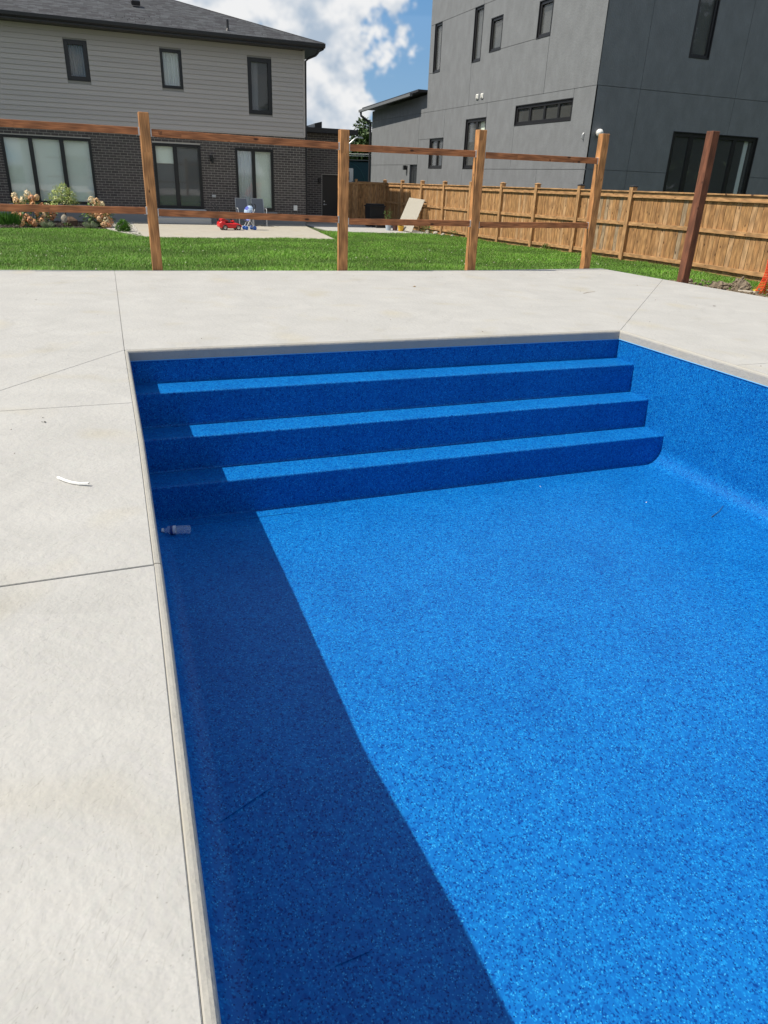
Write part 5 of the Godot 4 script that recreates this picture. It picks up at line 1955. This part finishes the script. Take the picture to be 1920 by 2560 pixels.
func build_background() -> void:
	tree("broad dark green tree in the gap between the two houses", Vector3(22.6, -.6, -58), 6.4, 2.7, 110, Color(.045, .085, .02), 5)
	tree("green tree left of the broad one, behind the brick wing", Vector3(19.0, -.6, -62), 5.6, 2.4, 90, Color(.055, .10, .025), 6)
	tree("lighter green tree at the right of the gap, half hidden by the grey house", Vector3(26.2, -.6, -62), 6.2, 2.6, 90, Color(.06, .105, .025), 7)
	# behind the viewer: what the windows mirror
	var spots := [[30, 10, 12, 4.6], [37, 3, 13, 4.8], [44, -4, 13, 4.8], [27, 19, 12, 4.6], [38, 14, 13.5, 5.0], [47, 8, 14, 5.2], [33, 27, 13, 5.0], [22, 27, 12, 4.6], [54, 0, 14, 5.2], [44, 24, 14, 5.4]]
	var says := ["nearest of the trees beyond the right end of the pool, out of the photo", "tree behind the nearest one beyond the pool, out of the photo", "tree beside the grey house's rear garden, out of the photo", "tree beyond the near right corner of the deck, out of the photo", "tall tree in the second row beyond the pool, out of the photo", "wide tree in the far row beyond the pool, out of the photo", "tree behind the one at the deck's near right corner, out of the photo", "tree nearest the pale house behind the viewer, out of the photo", "farthest tree beyond the grey house's garden, out of the photo", "broadest tree in the far row, out of the photo"]
	for i in spots.size():
		tree(says[i], Vector3(spots[i][0], -.6, spots[i][1]), spots[i][2], spots[i][3], 80, Color(.045, .085, .02), 40 + i, .47, .47, .7)
	var ow := thing("pale_house", "pale sided house behind the viewer, seen only mirrored in the windows", "house", Vector3(4.0, -.2, 17.0))
	var hb := MB.new()
	holed(hb, -9, 9, 0, 5.6, -.2, 0, [[-6, -4.4, .9, 2.3], [-1.2, 1.2, .1, 2.2], [4, 6, .9, 2.3], [-6, -4.6, 3.6, 5.0], [4, 5.4, 3.6, 5.0]], at(Vector3.ZERO, Vector3(0, PI, 0)))
	hb.box(Vector3(.2, 5.6, 8), at(Vector3(-8.9, 2.8, 4.2)))
	hb.box(Vector3(.2, 5.6, 8), at(Vector3(8.9, 2.8, 4.2)))
	hb.box(Vector3(18, 5.6, .2), at(Vector3(0, 2.8, 8.3)))
	put("wall", hb.mesh(M.siding_back), ow)
	for k in 36:
		hb = MB.new()
		hb.prism(pts2([0, k * .155, -.024, k * .155, -.004, k * .155 + .154, 0, k * .155 + .154]), Vector3(-9, 0, 0), Vector3.BACK, Vector3.UP, Vector3(18, 0, 0))
		if k * .155 > 2.4 and k * .155 < 3.4 or k * .155 > 5.1:
			put("siding_plank", hb.mesh(M.white), ow)
		else:
			for q in [[-9.0, -6.05], [-3.95, -1.25], [1.25, 4.35], [6.05, 9.0]]:
				hb = MB.new()
				hb.prism(pts2([0, k * .155, -.024, k * .155, -.004, k * .155 + .154, 0, k * .155 + .154]), Vector3(q[0], 0, 0), Vector3.BACK, Vector3.UP, Vector3(q[1] - q[0], 0, 0))
				put("siding_plank", hb.mesh(M.white), ow)
	var gt := at(Vector3.ZERO, Vector3(0, PI, 0))
	for q in [[-6, -4.4, .9, 2.3], [-1.2, 1.2, .1, 2.2], [4, 6, .9, 2.3], [-6, -4.6, 3.6, 5.0], [4, 5.4, 3.6, 5.0]]:
		window(ow, "window", gt, q, [], .07, "screen", .03)
	hb = MB.new()
	hb.col = Color(.06, .06, .065)
	hb.prism(pts2([-.6, 5.6, 4.3, 7.6, 9.0, 5.6]), Vector3(-9.5, 0, 0), Vector3.BACK, Vector3.UP, Vector3(19, 0, 0))
	put("roof", hb.mesh(M.shingle), ow)
	# street lamp with a curved arm
	var l := thing("street_lamp", "pale curved arm street lamp in front of the trees in the gap", "street lamp", Vector3(16.3, -.6, -45))
	var b := MB.new()
	b.tube([Vector3(0, 0, 0), Vector3(0, 2.2, 0), Vector3(.1, 3.4, 0), Vector3(.42, 4.1, 0), Vector3(.80, 4.42, 0), Vector3(1.0, 4.47, 0)], .07, .035, 10)
	put("pole", b.mesh(M.galv), l)
	b = MB.new()
	b.prism(pts2([.90, 4.45, 1.34, 4.42, 1.36, 4.47, 1.20, 4.53, .95, 4.52]), Vector3(0, 0, .08), Vector3.RIGHT, Vector3.UP, Vector3(0, 0, -.16))
	put("lamp_head", b.mesh(M.steel), l)
	# sagging cables
	var ca := thing("overhead_cable", "two thin pale cables sagging across the trees in the gap", "cable", Vector3(18, 2.4, -48))
	for k in 2:
		b = MB.new()
		var path := []
		for i in 13:
			var t := i / 12.0
			path.append(Vector3(-4 + 12.0 * t, .48 + k * .12 - 1.0 * t * (1.0 - t) + t * .55, 0))
		b.tube(path, .016, .016, 5)
		put("cable", b.mesh(M.white), ca)
	# dark teal building with a curved line on its end wall
	var tb := thing("teal_shed", "dark teal wall of a building seen over the gate in the gap", "building", Vector3(15.6, -.6, -40))
	b = MB.new()
	b.box(Vector3(5.0, 2.92, 5.0), at(Vector3(0, 1.46, -2.5)), .02)
	put("wall", b.mesh(mat(.010, .05, .075, .6)), tb)
	b = MB.new()
	b.prism(pts2([-2.6, 2.93, 2.6, 3.0, 2.6, 3.06, -2.6, 2.99]), Vector3(0, 0, .1), Vector3.RIGHT, Vector3.UP, Vector3(0, 0, -5.2))
	put("roof", b.mesh(M.gutter_grey), tb)
	b = MB.new()
	var arc := []
	for k in 17:
		var a := lerpf(0.0, PI * .5, k / 16.0)
		arc.append(Vector3(-.55 + 1.1 * cos(a), 1.45 + 1.35 * sin(a), .005))
	b.tube(arc, .010, .010, 5)
	put("curved_line", b.mesh(mat(.03, .14, .17, .6)), tb)
	# white cabinet with a dark blue notice behind the gate
	var wc := thing("utility_cabinet", "white cabinet with a dark blue notice standing behind the side gate", "cabinet", Vector3(10.86, -.55, -27.75))
	b = MB.new()
	b.box(Vector3(.42, 2.32, .3), at(Vector3(.10, 1.16, 0)), .02)
	put("body", b.mesh(mat(.62, .66, .68, .5)), wc)
	b = MB.new()
	b.box(Vector3(.19, .35, .012), at(Vector3(.03, 2.0, .155)), .002)
	put("notice", b.mesh(mat(.012, .03, .09, .5)), wc)
	b = MB.new()
	b.lathe([Vector2(.02, 0), Vector2(.02, .02), Vector2(0, .022)], at(Vector3(.26, 1.78, .15), Vector3(PI * .5, 0, 0)), 10)
	put("lock", b.mesh(M.black), wc)

# ---------------------------------------------------------------- small things near the viewer
func build_small_things() -> void:
	var r := RandomNumberGenerator.new()
	r.seed = 33
	# clear bottle lying on the pool floor
	var t := thing("water_bottle", "clear plastic water bottle with a white and blue label lying on the pool floor", "bottle", Vector3(.165, -1.145 + .034, 1.135), -.20)
	var lay := at(Vector3(.10, 0, 0), Vector3(0, 0, PI * .5))
	var body := [Vector2(0, .003), Vector2(.022, .0), Vector2(.031, .006)]
	for k in 8:
		body.append(Vector2(.0325, .012 + k * .012)); body.append(Vector2(.0300, .018 + k * .012))
	body.append_array([Vector2(.0325, .108), Vector2(.0325, .150), Vector2(.030, .163), Vector2(.018, .185), Vector2(.0125, .192), Vector2(.0125, .203)])
	var b := MB.new()
	b.lathe(body, lay, 24)
	var pet := mat(.74, .84, .95, .3)
	pet.transparency = BaseMaterial3D.TRANSPARENCY_ALPHA
	pet.albedo_color.a = .24
	put("body", b.mesh(pet), t)
	b = MB.new()
	b.lathe([Vector2(.0332, .108), Vector2(.0332, .128)], lay, 24)
	var label := put("label", b.mesh(mat(.62, .66, .72, .5)), t)
	b = MB.new()
	b.lathe([Vector2(.0333, .128), Vector2(.0333, .148)], lay, 24)
	put("label_band", b.mesh(mat(.03, .06, .22, .5)), label)
	b = MB.new()
	b.lathe([Vector2(.0145, .196), Vector2(.015, .198), Vector2(.015, .211), Vector2(.013, .213), Vector2(0, .213)], lay, 18)
	put("cap", b.mesh(M.white), t)
	# curved white plastic strip on the deck
	b = MB.new()
	var P := [Vector3(-.457, .012, 2.711), Vector3(-.428, .009, 2.748), Vector3(-.395, .008, 2.785), Vector3(-.358, .009, 2.813), Vector3(-.319, .015, 2.835)]
	for i in P.size() - 1:
		var a: Vector3 = P[i]
		var c: Vector3 = P[i + 1]
		var d := (c - a).normalized()
		var s := d.cross(Vector3.UP).normalized() * .0052
		var up := Vector3(0, .004, 0)
		b.facing([a - s + up, a + s + up, c + s + up, c - s + up], Vector3.UP, [Vector2.ZERO, Vector2.ZERO, Vector2.ZERO, Vector2.ZERO])
		b.facing([a - s - up, a + s - up, c + s - up, c - s - up], Vector3.DOWN, [Vector2.ZERO, Vector2.ZERO, Vector2.ZERO, Vector2.ZERO])
		for k in [-1.0, 1.0]:
			b.facing([a + s * k + up, c + s * k + up, c + s * k - up, a + s * k - up], s * k, [Vector2.ZERO, Vector2.ZERO, Vector2.ZERO, Vector2.ZERO])
	tag(put("plastic_strip", b.mesh(mat(.86, .86, .85, .4))), "short curved white plastic strip lying on the left side of the deck", "strip")
	# bits of dead leaf and grit on the deck and in the pool
	for q in [["dark dead leaf on the deck left of the entry steps", Vector3(-.55, 0, 1.79), .013, Color(.05, .04, .03)], ["tiny dark leaf bit just behind the dead leaf on the deck", Vector3(-.565, 0, 1.70), .007, Color(.06, .05, .04)], ["tan leaf on the far deck behind the steps", Vector3(3.97, 0, -3.38), .03, Color(.30, .20, .08)], ["dark scrap on the right part of the deck", Vector3(7.36, 0, -1.27), .022, Color(.12, .09, .06)], ["white paper speck on the pool floor beside the lowest step", Vector3(3.38, -1.143, 1.12), .007, Color(.7, .7, .7)], ["white paper speck on the pool floor near the right wall", Vector3(4.1, -1.143, 1.69), .008, Color(.7, .7, .7)]]:
		b = MB.new()
		b.col = q[3]
		b.leaf(Vector3(-q[2], .004, 0), Vector3(1, .05, .2).normalized(), Vector3(0, .1, 1), q[2] * 2.0, q[2])
		b.leaf(Vector3(-q[2] * .4, .006, .01), Vector3(.3, .1, 1).normalized(), Vector3(1, .1, 0), q[2] * 1.2, q[2] * .7)
		tag(put("leaf_scrap", b.mesh(M.painted), self, at(q[1], Vector3(0, r.randf() * TAU, 0))), q[0], "scrap")
	for q in [["thin twig on the far deck near the diagonal joint", [Vector3(6.19, .004, -2.51), Vector3(6.33, .007, -2.58), Vector3(6.48, .004, -2.64)], Color(.3, .22, .14)], ["thin dark twig on the pool floor by the right wall", [Vector3(4.45, -1.139, 2.10), Vector3(4.60, -1.135, 2.03), Vector3(4.72, -1.136, 1.95)], Color(.05, .05, .06)]]:
		b = MB.new()
		b.col = q[2]
		b.tube(q[1], .003, .0015, 5)
		tag(put("twig", b.mesh(M.painted)), q[0], "twig")
	var grit := MB.new()
	for i in 150:
		var x := r.randf_range(-3.2, 8.2)
		var z := r.randf_range(-5.0, 5.2)
		if x > -.3 and x < 5.1 and z > -.2:
			continue
		var s := r.randf_range(.002, .006)
		grit.col = Color(.16, .13, .10) * r.randf_range(.5, 1.6)
		grit.blob(Vector3(x, s * .4, z), Vector3(s, s * .6, s * 1.4), .5, r, 3, 5)
	stuff(tag(put("deck_grit", grit.mesh(M.painted)), "small dark grains of grit scattered over the deck", "grit"))
	# clods of earth beside the deck
	var cl := [["largest clod of earth beside the deck, nearest the orange netting", Vector3(9.62, -.05, -3.02), Vector3(.14, .12, .13)], ["rounded clod of earth behind the largest one", Vector3(9.90, -.05, -3.30), Vector3(.13, .11, .12)], ["flat clod of earth left of the largest one", Vector3(9.50, -.06, -3.36), Vector3(.15, .08, .12)], ["small clod of earth near the foot of the lone post", Vector3(9.26, -.05, -3.86), Vector3(.09, .05, .07)]]
	for q in cl:
		b = MB.new()
		b.blob(Vector3.ZERO, q[2], .42, r, 9, 13)
		for k in 26:
			var d := Vector3(r.randfn(), absf(r.randfn()) * .6, r.randfn()).normalized()
			var s := r.randf_range(.012, .035)
			b.blob(d * q[2] * r.randf_range(.8, 1.25), Vector3.ONE * s, .5, r, 4, 5)
		tag(put("earth_clod", b.mesh(M.dirt), self, at(q[1])), q[0], "clod", "clods of dug earth by the deck")
	var crumbs := MB.new()
	for i in 700:
		var z := r.randf_range(-4.1, .5)
		var e := 8.66 + .085 * (z + 5.4)
		var s := r.randf_range(.006, .028)
		crumbs.blob(Vector3(e + .05 + absf(r.randfn()) * .45, -.05, z), Vector3(s, s * .8, s), .5, r, 3, 5)
	stuff(tag(put("earth_crumbs", crumbs.mesh(M.dirt)), "loose crumbs of dug earth along the right edge of the deck", "earth"))
	b = MB.new()
	b.tube([Vector3(9.34, -.05, -2.80), Vector3(9.42, -.047, -2.69), Vector3(9.51, -.05, -2.58)], .02, .02, 10)
	tag(put("pipe_end", b.mesh(mat(.40, .36, .30, .7))), "pale length of pipe lying in the dirt beside the deck", "pipe")
	b = MB.new()
	b.box(Vector3(.13, .02, .07), Transform3D.IDENTITY, .004)
	tag(put("yellow_tag", b.mesh(mat(.75, .58, .05, .5)), self, at(Vector3(10.3, -.11, -3.35), Vector3(.3, .6, .5))), "small yellow scrap in the grass behind the clods", "scrap")
	# orange safety netting hanging from a stake, at the frame's right edge
	var n := thing("safety_netting", "crumpled bright red orange plastic safety netting at the right edge of the photo", "netting", Vector3(10.2, -.12, -3.0))
	b = MB.new()
	var G := func(i: float, k: float) -> Vector3:
		var v := k / 22.0
		var u := i / 26.0
		var fold := .06 * sin(u * 19.0 + v * 3.0) + .03 * sin(u * 41.0)
		return Vector3(-.18 + u * 1.2 + (1.0 - v) * -.12, v * .95 * (0.55 + .45 * smoothstep(0.0, .45, u)), fold + u * .55)
	for i in 27:
		var pa := []
		for k in 23:
			pa.append(G.call(i, k))
		b.tube(pa, .006, .006, 4, false)
	for k in 23:
		var pa := []
		for i in 27:
			pa.append(G.call(i, k))
		b.tube(pa, .008, .008, 4, false)
	put("mesh_strands", b.mesh(mat(.78, .065, .02, .5)), n)
	b = MB.new()
	b.tube([Vector3(.9, -.1, .4), Vector3(.9, 1.05, .4)], .02, .02, 8)
	put("stake", b.mesh(M.post), n)
